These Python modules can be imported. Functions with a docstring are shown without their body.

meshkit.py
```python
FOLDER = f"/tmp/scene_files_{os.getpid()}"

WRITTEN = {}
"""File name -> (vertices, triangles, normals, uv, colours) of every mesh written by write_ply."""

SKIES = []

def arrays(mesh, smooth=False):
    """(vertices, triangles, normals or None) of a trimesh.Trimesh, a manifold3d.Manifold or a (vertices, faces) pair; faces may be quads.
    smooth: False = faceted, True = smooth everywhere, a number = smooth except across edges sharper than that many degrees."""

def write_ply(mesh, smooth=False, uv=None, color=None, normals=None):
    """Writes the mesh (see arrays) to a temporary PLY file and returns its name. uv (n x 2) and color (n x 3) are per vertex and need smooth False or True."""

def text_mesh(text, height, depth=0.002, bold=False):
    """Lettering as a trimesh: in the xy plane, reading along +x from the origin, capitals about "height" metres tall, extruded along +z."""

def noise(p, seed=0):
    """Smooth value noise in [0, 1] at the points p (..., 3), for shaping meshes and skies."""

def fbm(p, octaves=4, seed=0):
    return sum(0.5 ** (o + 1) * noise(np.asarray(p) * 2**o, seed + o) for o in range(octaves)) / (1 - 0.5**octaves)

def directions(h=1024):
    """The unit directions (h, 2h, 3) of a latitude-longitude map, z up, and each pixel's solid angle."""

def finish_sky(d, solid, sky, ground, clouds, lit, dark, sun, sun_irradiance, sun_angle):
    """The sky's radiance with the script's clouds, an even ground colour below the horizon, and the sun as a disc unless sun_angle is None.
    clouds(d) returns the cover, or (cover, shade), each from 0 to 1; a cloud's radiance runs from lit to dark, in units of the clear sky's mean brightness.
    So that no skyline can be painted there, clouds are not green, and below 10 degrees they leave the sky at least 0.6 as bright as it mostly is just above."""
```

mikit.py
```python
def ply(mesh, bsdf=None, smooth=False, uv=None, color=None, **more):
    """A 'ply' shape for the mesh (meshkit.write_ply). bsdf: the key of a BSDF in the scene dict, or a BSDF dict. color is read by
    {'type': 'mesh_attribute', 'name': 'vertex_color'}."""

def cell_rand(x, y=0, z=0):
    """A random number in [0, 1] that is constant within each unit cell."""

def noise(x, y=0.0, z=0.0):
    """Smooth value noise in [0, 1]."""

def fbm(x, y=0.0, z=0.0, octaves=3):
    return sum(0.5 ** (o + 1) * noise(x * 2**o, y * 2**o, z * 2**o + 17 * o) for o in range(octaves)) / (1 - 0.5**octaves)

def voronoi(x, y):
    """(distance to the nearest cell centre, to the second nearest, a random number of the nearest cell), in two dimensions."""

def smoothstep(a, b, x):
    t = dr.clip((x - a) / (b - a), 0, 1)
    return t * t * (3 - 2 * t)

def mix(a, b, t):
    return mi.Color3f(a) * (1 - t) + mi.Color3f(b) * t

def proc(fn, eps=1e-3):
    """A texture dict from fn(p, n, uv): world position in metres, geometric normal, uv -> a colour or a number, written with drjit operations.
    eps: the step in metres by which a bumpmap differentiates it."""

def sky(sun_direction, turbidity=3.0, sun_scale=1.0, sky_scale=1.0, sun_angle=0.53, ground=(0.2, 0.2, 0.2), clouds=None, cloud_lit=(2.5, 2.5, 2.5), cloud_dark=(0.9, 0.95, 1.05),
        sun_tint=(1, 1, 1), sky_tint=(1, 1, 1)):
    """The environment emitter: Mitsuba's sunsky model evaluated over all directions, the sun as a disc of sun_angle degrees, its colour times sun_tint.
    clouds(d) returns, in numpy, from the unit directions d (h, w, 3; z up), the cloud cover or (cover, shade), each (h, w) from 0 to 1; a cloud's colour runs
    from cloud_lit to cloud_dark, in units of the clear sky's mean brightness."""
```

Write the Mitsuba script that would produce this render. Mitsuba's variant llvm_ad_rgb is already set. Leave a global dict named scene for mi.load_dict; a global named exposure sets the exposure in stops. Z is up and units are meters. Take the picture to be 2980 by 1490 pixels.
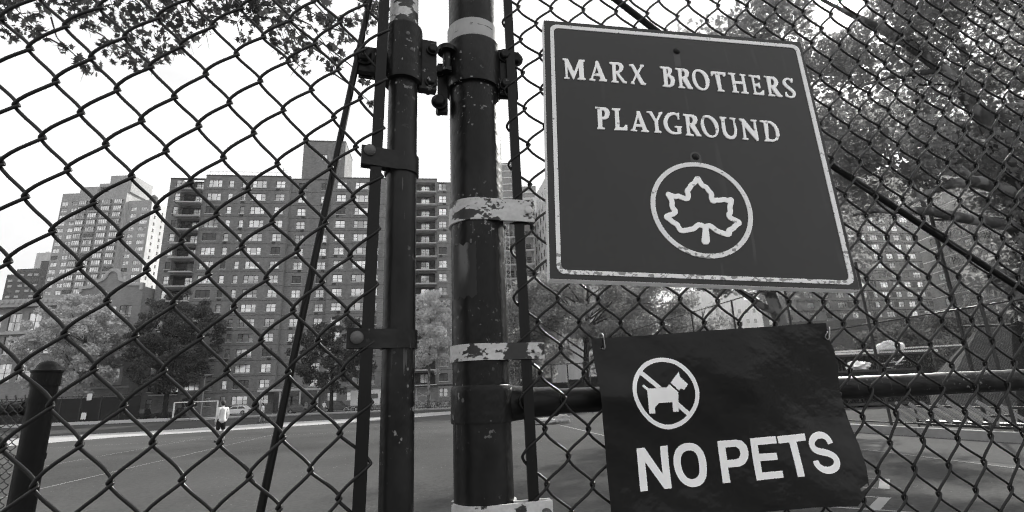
import math, random
import numpy as np, trimesh, manifold3d as m3, mitsuba as mi, mikit, meshkit
import drjit as dr
from shapely.geometry import Polygon, box as sbox, LineString
from shapely import affinity
from shapely.ops import unary_union
T4 = mi.ScalarTransform4f
scene, labels = {}, {}
rng = np.random.default_rng(7)
random.seed(7)

# ------------------------------------------------------------------ camera, sky, exposure
CAMERA_HEIGHT, PITCH, ROLL = 1.45, math.radians(15.2), math.radians(2.4)
eye = np.array([0, 0, CAMERA_HEIGHT])
forward = np.array([0, math.cos(PITCH), math.sin(PITCH)])
up0 = np.array([0, -math.sin(PITCH), math.cos(PITCH)])
up = math.sin(ROLL) * np.array([1.0, 0, 0]) + math.cos(ROLL) * up0
scene['camera'] = {'type': 'perspective', 'fov': 89.617, 'fov_axis': 'x', 'near_clip': 0.02, 'far_clip': 6000.0,
                   'medium': {'type': 'ref', 'id': 'air'},
                   'to_world': T4().look_at(origin=eye.tolist(), target=(eye + forward).tolist(), up=up.tolist())}
SUN = np.array([0.511, 0.658, 0.553])


def clouds(d):
    n = meshkit.fbm(np.stack([d[..., 0] * 3, d[..., 1] * 3, d[..., 2] * 9], -1) + 5, 4, seed=3)
    away = 1 - (d @ (SUN / np.linalg.norm(SUN)))
    shade = np.clip((n - 0.45) * 1.3 + 0.42 * away, 0, 1)
    return np.ones(d.shape[:2]), shade


scene['sky'] = mikit.sky(SUN.tolist(), turbidity=4, sun_scale=0.95, sky_scale=1.0, sun_angle=0.9, ground=(0.12, 0.12, 0.12), clouds=clouds,
                         cloud_lit=(1.95, 1.95, 1.95), cloud_dark=(1.25, 1.25, 1.25), sun_tint=(0.78, 0.97, 1.34))
exposure = 2.8
# thin summer haze: one box of air round everything
scene['air'] = {'type': 'homogeneous', 'albedo': {'type': 'rgb', 'value': [0.95, 0.95, 0.95]}, 'sigma_t': 0.0003, 'phase': {'type': 'hg', 'g': 0.80}}
scene['haze'] = {'type': 'cube', 'to_world': T4().translate([0, 300, 66.0]).scale([1000, 1000, 68.0]), 'bsdf': {'type': 'null'}, 'interior': {'type': 'ref', 'id': 'air'}}
labels['haze'] = {'kind': 'stuff', 'label': 'thin bright haze in the air', 'category': 'haze'}

# ------------------------------------------------------------------ shapes measured on the place, in tenths of a millimetre

WARP_LEFT = {-10: [-20, 1, -20, 1, -24, 5, -24, 9, -14, 10, 5, 5, 33, -7, 37, -19, 29, -24, 6, -40, -2, -50, -2, -50, -2, -50, -2, -50, -2, -50, -2, -50, -2, -50], -9: [-20, 1, -20, 1, -22, 2, -25, 7, -20, 10, -7, 8, 20, 0, 38, -14, 35, -22, 18, -33, -2, -50, -2, -50, -2, -50, -2, -50, -2, -50, -2, -50, -2, -50], -8: [-20, 1, -20, 1, -24, 5, -24, 9, -14, 10, 5, 5, 33, -7, 37, -19, 29, -24, 6, -40, -2, -50, -2, -50, -2, -50, -2, -50, -2, -50, -2, -50, -2, -50], -7: [-20, 1, -20, 1, -22, 2, -25, 7, -20, 10, -7, 8, 20, 0, 38, -14, 35, -22, 18, -33, -2, -50, -2, -50, -2, -50, -2, -50, -2, -50, -2, -50, -2, -50], -6: [-20, 1, -20, 1, -24, 5, -24, 9, -14, 10, 5, 5, 33, -7, 37, -19, 29, -24, 6, -40, -2, -50, -2, -50, -2, -50, -2, -50, -2, -50, -2, -50, -2, -50], -5: [-20, 1, -20, 1, -22, 2, -25, 7, -20, 10, -7, 8, 20, 0, 38, -14, 35, -22, 18, -33, -2, -50, -2, -50, -2, -50, -2, -50, -2, -50, -2, -50, -2, -50], -4: [-20, 1, -20, 1, -24, 5, -24, 9, -14, 10, 5, 5, 33, -7, 37, -19, 29, -24, 6, -40, -2, -50, -2, -50, -2, -50, -2, -50, -2, -50, -2, -50, -2, -50], -3: [-20, 1, -20, 1, -22, 2, -25, 7, -20, 10, -7, 8, 20, 0, 38, -14, 35, -22, 18, -33, -2, -50, -2, -50, -2, -50, -2, -50, -2, -50, -2, -50, -2, -50], -2: [-20, 1, -20, 1, -24, 5, -24, 9, -14, 10, 5, 5, 33, -7, 37, -19, 29, -24, 6, -40, -2, -50, -2, -50, -2, -50, -2, -50, -2, -50, -2, -50, -2, -50], -1: [-20, 1, -20, 1, -22, 2, -25, 7, -20, 10, -7, 8, 20, 0, 38, -14, 35, -22, 18, -33, -2, -50, -2, -50, -2, -50, -2, -50, -2, -50, -2, -50, -2, -50], 0: [-18, 3, -18, 3, -24, 8, -26, 13, -16, 16, -1, 12, 32, -1, 34, -13, 28, -6, 0, -22, -7, -39, -7, -39, -7, -39, -7, -39, -7, -39, -7, -39, -7, -39], 1: [-16, 4, -16, 4, -19, 7, -27, 14, -20, 20, -11, 18, 4, 15, 28, -5, 31, -16, 3, 8, -12, -34, -12, -34, -12, -34, -12, -34, -12, -34, -12, -34, -12, -34], 2: [-14, 3, -14, 3, -20, 13, -27, 17, -5, 23, 1, 14, 15, 7, 21, -7, 12, -1, -11, -21, -14, -34, -14, -34, -14, -34, -14, -34, -14, -34, -14, -34, -14, -34], 3: [-13, 2, -13, 2, -15, 4, -18, 22, -16, 13, -4, 12, 7, 13, 12, -6, 16, -12, -6, -7, -13, -32, -13, -32, -13, -32, -13, -32, -13, -32, -13, -32, -13, -32], 4: [-13, 1, -13, 1, -20, 7, -15, 19, -7, 3, 0, 11, 10, -3, 9, -12, 5, -3, -8, -18, -11, -25, -11, -25, -11, -25, -11, -25, -11, -25, -11, -25, -11, -25], 5: [-11, 0, -11, 0, -15, 0, -5, 9, -8, 2, 0, 3, 1, -1, -3, 0, -6, -5, -17, 2, -13, -12, -13, -12, -13, -12, -13, -12, -13, -12, -13, -12, -13, -12], 6: [-4, -3, -4, -3, -3, -1, 0, 5, -2, 0, -9, 0, -7, 2, -10, 12, -17, 14, -13, 3, -16, -3, -16, -3, -16, -3, -16, -3, -16, -3, -16, -3, -16, -3], 7: [4, -7, 4, -7, 0, -12, -8, 12, -3, 1, -5, -5, 0, -10, -7, -7, -19, 20, -11, 6, -22, -9, -22, -9, -22, -9, -22, -9, -22, -9, -22, -9, -22, -9], 8: [15, -8, 15, -8, 4, -25, -7, 1, -8, -11, 1, -17, -2, -19, -13, 10, -7, 32, -29, -26, -30, -38, -30, -38, -30, -38, -30, -38, -30, -38, -30, -38, -30, -38], 9: [24, -1, 24, -1, 16, -12, 6, -10, 2, -22, -8, -34, -6, -46, -14, -10, -8, 24, -7, 28, -26, -43, -26, -43, -26, -43, -26, -43, -26, -43, -26, -43, -26, -43], 10: [30, 14, 30, 14, 6, 4, 6, -17, 6, -31, -6, -24, -10, -5, -13, 6, 1, 17, -1, 20, -15, 16, -15, 16, -15, 16, -15, 16, -15, 16, -15, 16, -15, 16], 11: [24, 37, 24, 37, 12, 15, 1, -1, 1, -15, -5, -35, -13, -12, -3, 24, -3, 21, 13, 35, -8, 79, -8, 79, -8, 79, -8, 79, -8, 79, -8, 79, -8, 79], 12: [20, 66, 20, 66, -7, 24, -4, 4, -4, -29, -4, -53, -6, 5, -10, -9, 15, 4, 17, 60, 10, 92, 10, 92, 10, 92, 10, 92, 10, 92, 10, 92, 10, 92], 13: [28, 76, 28, 76, 20, 50, 13, -6, 8, -15, 15, -38, 12, -30, 22, -28, 16, -40, 29, 1, 29, 83, 29, 83, 29, 83, 29, 83, 29, 83, 29, 83, 29, 83]}
WARP_RIGHT = {-1: [-151, 74, -151, 74, -151, 74, -151, 74, -151, 74, -109, 65, -92, 73, -76, 89, -52, 92, -33, 103, 3, 88, 42, 55, 69, 3, 82, -58, 118, -116, 158, -175, 160, -196, 160, -196], 0: [-154, 65, -154, 65, -154, 65, -154, 65, -154, 65, -138, 65, -95, 53, -87, 86, -55, 91, -35, 91, -6, 97, 22, 86, 58, 57, 60, -12, 87, -57, 113, -130, 128, -181, 128, -181], 1: [-151, 49, -151, 49, -151, 49, -151, 49, -151, 49, -112, 50, -88, 83, -62, 76, -31, 83, -12, 88, 12, 94, 39, 84, 53, 44, 62, -1, 113, -61, 104, -140, 107, -171, 107, -171], 2: [-144, 25, -144, 25, -144, 25, -144, 25, -144, 25, -128, 22, -97, 20, -71, 63, -52, 78, -17, 72, 6, 85, 28, 91, 46, 75, 53, 38, 84, -8, 99, -83, 93, -159, 93, -159], 3: [-136, 2, -136, 2, -136, 2, -136, 2, -136, 2, -105, -3, -77, 24, -57, 60, -29, 57, 1, 69, 22, 84, 38, 84, 49, 64, 63, 27, 84, -31, 78, -105, 74, -139, 74, -139], 4: [-128, -15, -128, -15, -128, -15, -128, -15, -128, -15, -112, -16, -81, -5, -56, 32, -36, 57, -5, 55, 18, 72, 34, 81, 44, 75, 53, 50, 67, 6, 70, -56, 58, -120, 58, -120], 5: [-119, -28, -119, -28, -119, -28, -119, -28, -119, -28, -86, -20, -52, 6, -29, 37, -6, 48, 18, 62, 33, 73, 42, 75, 48, 61, 56, 30, 61, -18, 57, -77, 54, -107, 54, -107], 6: [-110, -38, -110, -38, -110, -38, -110, -38, -110, -38, -94, -32, -55, -12, -17, 19, 5, 41, 25, 58, 35, 64, 42, 69, 46, 64, 49, 44, 52, 8, 52, -41, 51, -97, 51, -97], 7: [-103, -46, -103, -46, -103, -46, -103, -46, -103, -46, -65, -27, -18, 1, 29, 32, 46, 59, 42, 56, 46, 60, 47, 60, 46, 50, 45, 24, 43, -15, 42, -62, 40, -87, 40, -87], 8: [-97, -54, -97, -54, -97, -54, -97, -54, -97, -54, -80, -43, -34, -17, 22, 15, 70, 40, 51, 42, 51, 47, 51, 53, 48, 50, 41, 32, 35, 2, 30, -37, 25, -79, 25, -79], 9: [-94, -61, -94, -61, -94, -61, -94, -61, -94, -61, -56, -36, -5, -6, 46, 20, 50, 16, 54, 29, 57, 42, 52, 46, 42, 36, 30, 12, 19, -21, 11, -58, 7, -78, 7, -78], 10: [-92, -69, -92, -69, -92, -69, -92, -69, -92, -69, -77, -56, -35, -27, 13, 1, 41, 13, 52, 11, 63, 28, 60, 39, 48, 37, 30, 20, 13, -10, -2, -48, -12, -84, -12, -84], 11: [-90, -78, -90, -78, -90, -78, -90, -78, -90, -78, -62, -49, -20, -21, 21, 0, 48, 3, 67, 14, 70, 31, 57, 37, 35, 26, 12, 1, -9, -35, -26, -79, -32, -100, -32, -100], 12: [-89, -87, -89, -87, -89, -87, -89, -87, -89, -87, -79, -72, -49, -42, -9, -17, 35, -5, 69, 3, 81, 23, 71, 36, 46, 32, 16, 12, -10, -20, -32, -61, -49, -110, -49, -110], 13: [-84, -96, -84, -96, -84, -96, -84, -96, -84, -96, -67, -64, -39, -35, 6, -17, 61, -8, 89, 13, 87, 34, 61, 38, 25, 22, -8, -5, -34, -39, -51, -77, -57, -95, -57, -95], 14: [-73, -105, -73, -105, -73, -105, -73, -105, -73, -105, -69, -89, -56, -51, -31, -31, 32, -17, 87, -1, 101, 30, 81, 44, 39, 34, -3, 9, -34, -22, -53, -51, -62, -74, -62, -74], 15: [-52, -114, -52, -114, -52, -114, -52, -114, -52, -114, -45, -73, -58, -38, -13, -26, 66, -16, 106, 20, 101, 50, 59, 47, 7, 23, -33, -8, -56, -35, -67, -54, -70, -65, -70, -65], 16: [-9, -124, -9, -124, -9, -124, -9, -124, -9, -124, -11, -108, -45, -31, -58, -44, 22, -23, 89, 1, 116, 50, 83, 61, 22, 39, -30, 5, -60, -24, -73, -43, -79, -60, -79, -60], 17: [31, -125, 31, -125, 31, -125, 31, -125, 31, -125, 19, -71, -89, 5, -16, -28, 53, -21, 108, 37, 108, 71, 43, 57, -23, 21, -64, -15, -80, -36, -85, -49, -87, -57, -87, -57], 18: [29, -126, 29, -126, 29, -126, 29, -126, 29, -126, 21, -96, -56, -5, -55, -55, 7, -12, 57, 13, 127, 65, 68, 69, -11, 38, -65, -5, -86, -32, -91, -43, -95, -54, -95, -54], 19: [23, -127, 23, -127, 23, -127, 23, -127, 23, -127, -10, -63, -33, -25, -5, -33, 34, -11, 117, 17, 75, 61, 14, 52, -62, 13, -91, -27, -94, -38, -98, -44, -100, -50, -100, -50], 20: [48, -123, 48, -123, 48, -123, 48, -123, 48, -123, 29, -94, -38, -46, -20, -45, 16, -1, 62, 11, 64, 36, 57, 62, -60, 23, -87, -13, -91, -31, -98, -35, -105, -44, -105, -44], 21: [82, -120, 82, -120, 82, -120, 82, -120, 82, -120, 19, -75, -1, -28, 15, -35, 67, 6, 40, 16, 17, 34, -33, 22, -51, 32, -73, -10, -89, -23, -105, -30, -108, -37, -108, -37], 22: [105, -124, 105, -124, 105, -124, 105, -124, 105, -124, 71, -86, -10, -48, -1, -36, 73, -11, 50, 23, 11, 24, -8, 20, -53, 25, -53, 20, -69, -2, -101, -14, -112, -28, -112, -28], 23: [118, -137, 118, -137, 118, -137, 118, -137, 118, -137, 37, -70, 26, -30, 63, -28, 68, 12, 52, 26, -2, 26, -48, 6, -67, 26, -53, 33, -92, 6, -113, -11, -114, -22, -114, -22], 24: [119, -137, 119, -137, 119, -137, 119, -137, 119, -137, 84, -102, 18, -47, 55, -26, 53, -11, 55, 37, 41, 36, -37, 34, -51, 61, -66, 34, -83, 25, -120, 3, -113, -19, -113, -19], 25: [116, -132, 116, -132, 116, -132, 116, -132, 116, -132, 54, -72, 51, -24, 33, -12, 46, 16, 80, 29, 14, 52, -55, 25, -58, 37, -74, 37, -112, 2, -111, -10, -115, -22, -115, -22], 26: [113, -127, 113, -127, 113, -127, 113, -127, 113, -127, 87, -99, 47, -47, 16, -20, 34, 1, 100, 34, 58, 41, -27, 34, -26, 70, -47, 63, -94, 15, -127, -19, -127, -30, -127, -30], 27: [112, -122, 112, -122, 112, -122, 112, -122, 112, -122, 67, -72, 31, -33, 25, -12, 80, 9, 89, 29, 11, 46, -14, 48, 9, 64, -50, 71, -128, -14, -140, -31, -144, -39, -144, -39], 28: [112, -117, 112, -117, 112, -117, 112, -117, 112, -117, 92, -94, 53, -52, 32, -23, 57, -3, 86, 21, 40, 42, -6, 47, -11, 40, -6, 67, -90, 33, -138, -15, -160, -44, -160, -44], 29: [114, -112, 114, -112, 114, -112, 114, -112, 114, -112, 77, -70, 50, -36, 50, -10, 72, 14, 60, 39, 11, 58, 2, 42, 11, 49, -38, 58, -102, 28, -161, -30, -173, -46, -173, -46]}
AFFINE_LEFT = [[-0.56849, 1.85206], [0.03015, -0.00062], [0.00044, 0.0358]]
AFFINE_RIGHT = [[0.03649, 1.61317], [0.03074, 0.00013], [-0.00143, 0.03533]]
SIGN = dict(center=[0.2864, 0.7347, 1.8162], yaw=0.12001, lean=0.08325, rot=-0.05343, width=0.4556, height=0.4523)
LETTERS = {
    'M': [[[[-1989,1486],[-1907,1484],[-1810,1227],[-1722,1486],[-1625,1487],[-1633,1459],[-1657,1447],[-1654,1130],[-1627,1120],[-1632,1096],[-1757,1095],[-1753,1114],[-1724,1127],[-1727,1354],[-1819,1092],[-1834,1106],[-1923,1348],[-1920,1119],[-1893,1114],[-1896,1096],[-1975,1095],[-1973,1114],[-1947,1124],[-1956,1448],[-1986,1461]]]],
    'A': [[[[-1431,1491],[-1407,1484],[-1305,1141],[-1277,1122],[-1284,1096],[-1407,1101],[-1404,1120],[-1372,1129],[-1392,1193],[-1489,1197],[-1514,1129],[-1470,1111],[-1475,1091],[-1564,1099],[-1560,1122],[-1537,1133],[-1445,1436],[-1448,1473]],[[-1433,1381],[-1474,1237],[-1398,1237]]]],
    'R': [[[[-1210,1486],[-1068,1493],[-1015,1477],[-985,1426],[-994,1365],[-1027,1314],[-1076,1283],[-981,1127],[-948,1115],[-953,1091],[-1010,1093],[-1115,1274],[-1121,1275],[-1123,1123],[-1088,1110],[-1092,1089],[-1202,1094],[-1198,1113],[-1173,1126],[-1169,1438],[-1212,1463]],[[-1114,1451],[-1121,1310],[-1080,1321],[-1053,1360],[-1049,1417],[-1078,1455]]]],
    'X': [[[[-881,1470],[-815,1484],[-753,1339],[-693,1447],[-698,1463],[-693,1483],[-633,1480],[-641,1452],[-667,1436],[-735,1301],[-666,1132],[-630,1111],[-636,1087],[-710,1088],[-775,1241],[-835,1117],[-819,1099],[-825,1083],[-880,1097],[-873,1120],[-854,1131],[-788,1280],[-849,1444],[-882,1452]]]],
    'B': [[[[-359,1478],[-212,1479],[-167,1450],[-163,1393],[-200,1325],[-144,1282],[-131,1211],[-161,1120],[-227,1078],[-348,1084],[-343,1103],[-314,1118],[-309,1437],[-354,1452]],[[-256,1293],[-260,1120],[-243,1113],[-213,1140],[-195,1221],[-219,1283]],[[-259,1441],[-261,1331],[-240,1343],[-220,1396],[-232,1441]]]],
    'R2': [[[[-96,1470],[46,1470],[106,1451],[130,1396],[112,1329],[80,1294],[140,1107],[162,1093],[154,1073],[82,1078],[-1,1271],[-12,1270],[-14,1106],[29,1094],[25,1078],[-84,1081],[-79,1097],[-55,1109],[-54,1441],[-98,1453]],[[0,1429],[-5,1302],[27,1305],[58,1341],[64,1390],[41,1428]]]],
    'O': [[[[306,1478],[337,1475],[369,1463],[385,1453],[414,1426],[438,1389],[447,1368],[454,1344],[463,1290],[463,1262],[457,1208],[450,1181],[432,1136],[421,1117],[395,1088],[365,1071],[333,1064],[317,1064],[284,1071],[268,1078],[254,1089],[239,1103],[215,1138],[205,1158],[189,1203],[181,1254],[179,1309],[184,1359],[196,1399],[211,1429],[227,1450],[245,1464],[266,1473]],[[308,1440],[276,1439],[262,1432],[250,1420],[241,1403],[233,1376],[227,1338],[227,1315],[230,1265],[239,1212],[246,1188],[264,1148],[275,1131],[300,1108],[314,1100],[328,1096],[341,1095],[353,1098],[364,1103],[373,1112],[388,1140],[397,1178],[400,1201],[401,1251],[399,1277],[391,1326],[385,1350],[367,1389],[356,1405],[332,1429]]]],
    'T': [[[[521,1461],[769,1457],[754,1387],[729,1377],[725,1417],[657,1414],[655,1104],[701,1089],[699,1069],[590,1073],[591,1092],[606,1103],[585,1418],[542,1411],[537,1374],[515,1375]]]],
    'H': [[[[820,1456],[942,1457],[939,1440],[911,1426],[913,1295],[1049,1296],[1049,1422],[1022,1431],[1022,1451],[1119,1446],[1119,1430],[1086,1417],[1090,1093],[1121,1083],[1114,1060],[995,1066],[999,1085],[1042,1099],[1050,1251],[916,1255],[917,1094],[951,1081],[942,1065],[840,1072],[843,1088],[869,1100],[868,1417],[820,1436]]]],
    'E': [[[[1183,1446],[1370,1446],[1367,1377],[1348,1372],[1326,1409],[1254,1406],[1254,1277],[1303,1273],[1325,1299],[1340,1299],[1346,1196],[1327,1191],[1309,1228],[1254,1233],[1254,1094],[1321,1094],[1380,1150],[1398,1148],[1382,1057],[1204,1061],[1207,1081],[1230,1092],[1227,1413],[1180,1426]]]],
    'R3': [[[[1451,1450],[1624,1446],[1667,1403],[1683,1339],[1662,1280],[1614,1235],[1683,1087],[1709,1074],[1696,1048],[1630,1051],[1528,1244],[1519,1085],[1581,1071],[1575,1051],[1462,1054],[1466,1071],[1488,1082],[1491,1417],[1451,1434]],[[1558,1410],[1544,1278],[1563,1263],[1603,1291],[1618,1350],[1596,1405]]]],
    'S': [[[[1800,1151],[1798,1118],[1812,1087],[1827,1076],[1849,1071],[1871,1073],[1889,1082],[1902,1100],[1910,1124],[1907,1144],[1902,1156],[1884,1180],[1825,1234],[1798,1263],[1786,1281],[1776,1300],[1770,1320],[1768,1340],[1769,1360],[1779,1387],[1789,1404],[1810,1425],[1840,1441],[1872,1447],[1886,1445],[1900,1441],[1912,1433],[1927,1416],[1933,1444],[1956,1439],[1942,1365],[1938,1366],[1934,1360],[1926,1359],[1919,1363],[1912,1391],[1904,1404],[1891,1414],[1875,1417],[1855,1413],[1839,1402],[1823,1382],[1816,1361],[1819,1336],[1828,1314],[1849,1290],[1908,1234],[1934,1201],[1944,1184],[1952,1166],[1956,1136],[1952,1116],[1945,1097],[1934,1080],[1922,1066],[1898,1051],[1881,1045],[1850,1042],[1834,1045],[1819,1051],[1806,1058],[1794,1069],[1793,1057],[1768,1070],[1780,1149]]]],
    'P': [[[[-1499,586],[-1338,589],[-1288,555],[-1273,489],[-1298,405],[-1351,371],[-1389,371],[-1401,390],[-1409,213],[-1367,206],[-1372,188],[-1486,188],[-1484,206],[-1468,216],[-1462,556],[-1496,565]],[[-1399,543],[-1402,415],[-1387,405],[-1354,430],[-1344,491],[-1360,537]]]],
    'L': [[[[-1228,587],[-1095,586],[-1099,564],[-1127,553],[-1132,238],[-1065,239],[-1033,290],[-1008,289],[-1011,195],[-1216,188],[-1213,206],[-1192,216],[-1183,545],[-1226,560]]]],
    'A2': [[[[-827,565],[-784,562],[-694,223],[-663,206],[-668,188],[-787,191],[-783,206],[-752,217],[-767,276],[-863,279],[-885,216],[-853,203],[-856,189],[-951,196],[-947,214],[-919,228],[-833,494]],[[-815,465],[-864,320],[-782,318]]]],
    'Y': [[[[-665,572],[-586,573],[-526,420],[-469,537],[-468,568],[-412,577],[-418,546],[-436,532],[-502,392],[-501,230],[-462,211],[-466,191],[-570,192],[-568,210],[-551,223],[-550,396],[-625,548],[-664,557]]]],
    'G': [[[[-230,309],[-227,330],[-115,332],[-117,317],[-135,307],[-140,198],[-191,186],[-191,191],[-218,183],[-258,181],[-279,184],[-304,192],[-327,203],[-347,219],[-365,239],[-380,263],[-391,289],[-399,317],[-404,346],[-405,378],[-402,409],[-396,436],[-385,467],[-370,497],[-353,523],[-333,546],[-310,564],[-284,577],[-262,584],[-240,587],[-220,587],[-195,579],[-181,571],[-169,561],[-159,547],[-157,585],[-136,583],[-147,462],[-163,463],[-161,509],[-180,534],[-194,544],[-203,547],[-226,546],[-256,535],[-276,523],[-292,510],[-306,494],[-319,474],[-331,449],[-340,424],[-346,396],[-348,372],[-344,324],[-330,282],[-320,263],[-308,248],[-295,236],[-281,227],[-247,216],[-220,215],[-191,221],[-191,305]]]],
    'R4': [[[[-65,569],[94,567],[150,533],[160,473],[135,411],[98,378],[169,205],[191,192],[184,174],[119,175],[17,365],[4,368],[8,208],[64,190],[59,171],[-61,177],[-56,195],[-35,208],[-29,534],[-65,547]],[[26,531],[21,403],[44,397],[78,429],[91,483],[70,527]]]],
    'O2': [[[[335,577],[368,572],[400,558],[415,548],[444,520],[469,483],[479,462],[487,440],[496,393],[496,344],[488,295],[481,272],[461,232],[449,214],[422,187],[391,171],[358,165],[323,169],[306,175],[291,184],[277,196],[264,211],[242,247],[225,292],[215,341],[212,367],[213,418],[216,441],[228,485],[243,520],[261,545],[288,568],[308,575]],[[348,532],[310,535],[294,530],[280,516],[268,493],[263,478],[258,440],[259,394],[265,344],[270,319],[283,273],[300,235],[311,221],[324,209],[338,201],[369,194],[383,195],[396,199],[409,206],[420,216],[436,243],[446,279],[448,299],[448,322],[444,370],[427,437],[409,476],[399,492],[375,518],[362,526]]]],
    'U': [[[[548,564],[651,563],[648,548],[612,524],[608,312],[631,239],[679,206],[736,232],[764,324],[767,520],[738,536],[711,539],[714,559],[806,557],[801,538],[782,529],[800,341],[776,228],[734,173],[672,156],[608,178],[565,249],[560,368],[567,512],[548,546]]]],
    'N': [[[[874,556],[948,553],[1098,303],[1113,517],[1064,534],[1069,550],[1162,548],[1159,529],[1138,522],[1139,172],[1113,156],[935,427],[935,195],[966,187],[963,166],[874,171],[878,189],[901,200],[913,501],[874,538]]]],
    'D': [[[[1225,548],[1406,547],[1478,491],[1515,395],[1512,289],[1466,203],[1391,164],[1242,162],[1247,180],[1275,194],[1283,514],[1224,528]],[[1349,519],[1314,222],[1330,198],[1411,199],[1455,255],[1465,346],[1449,443],[1399,508]]]],
}
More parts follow.
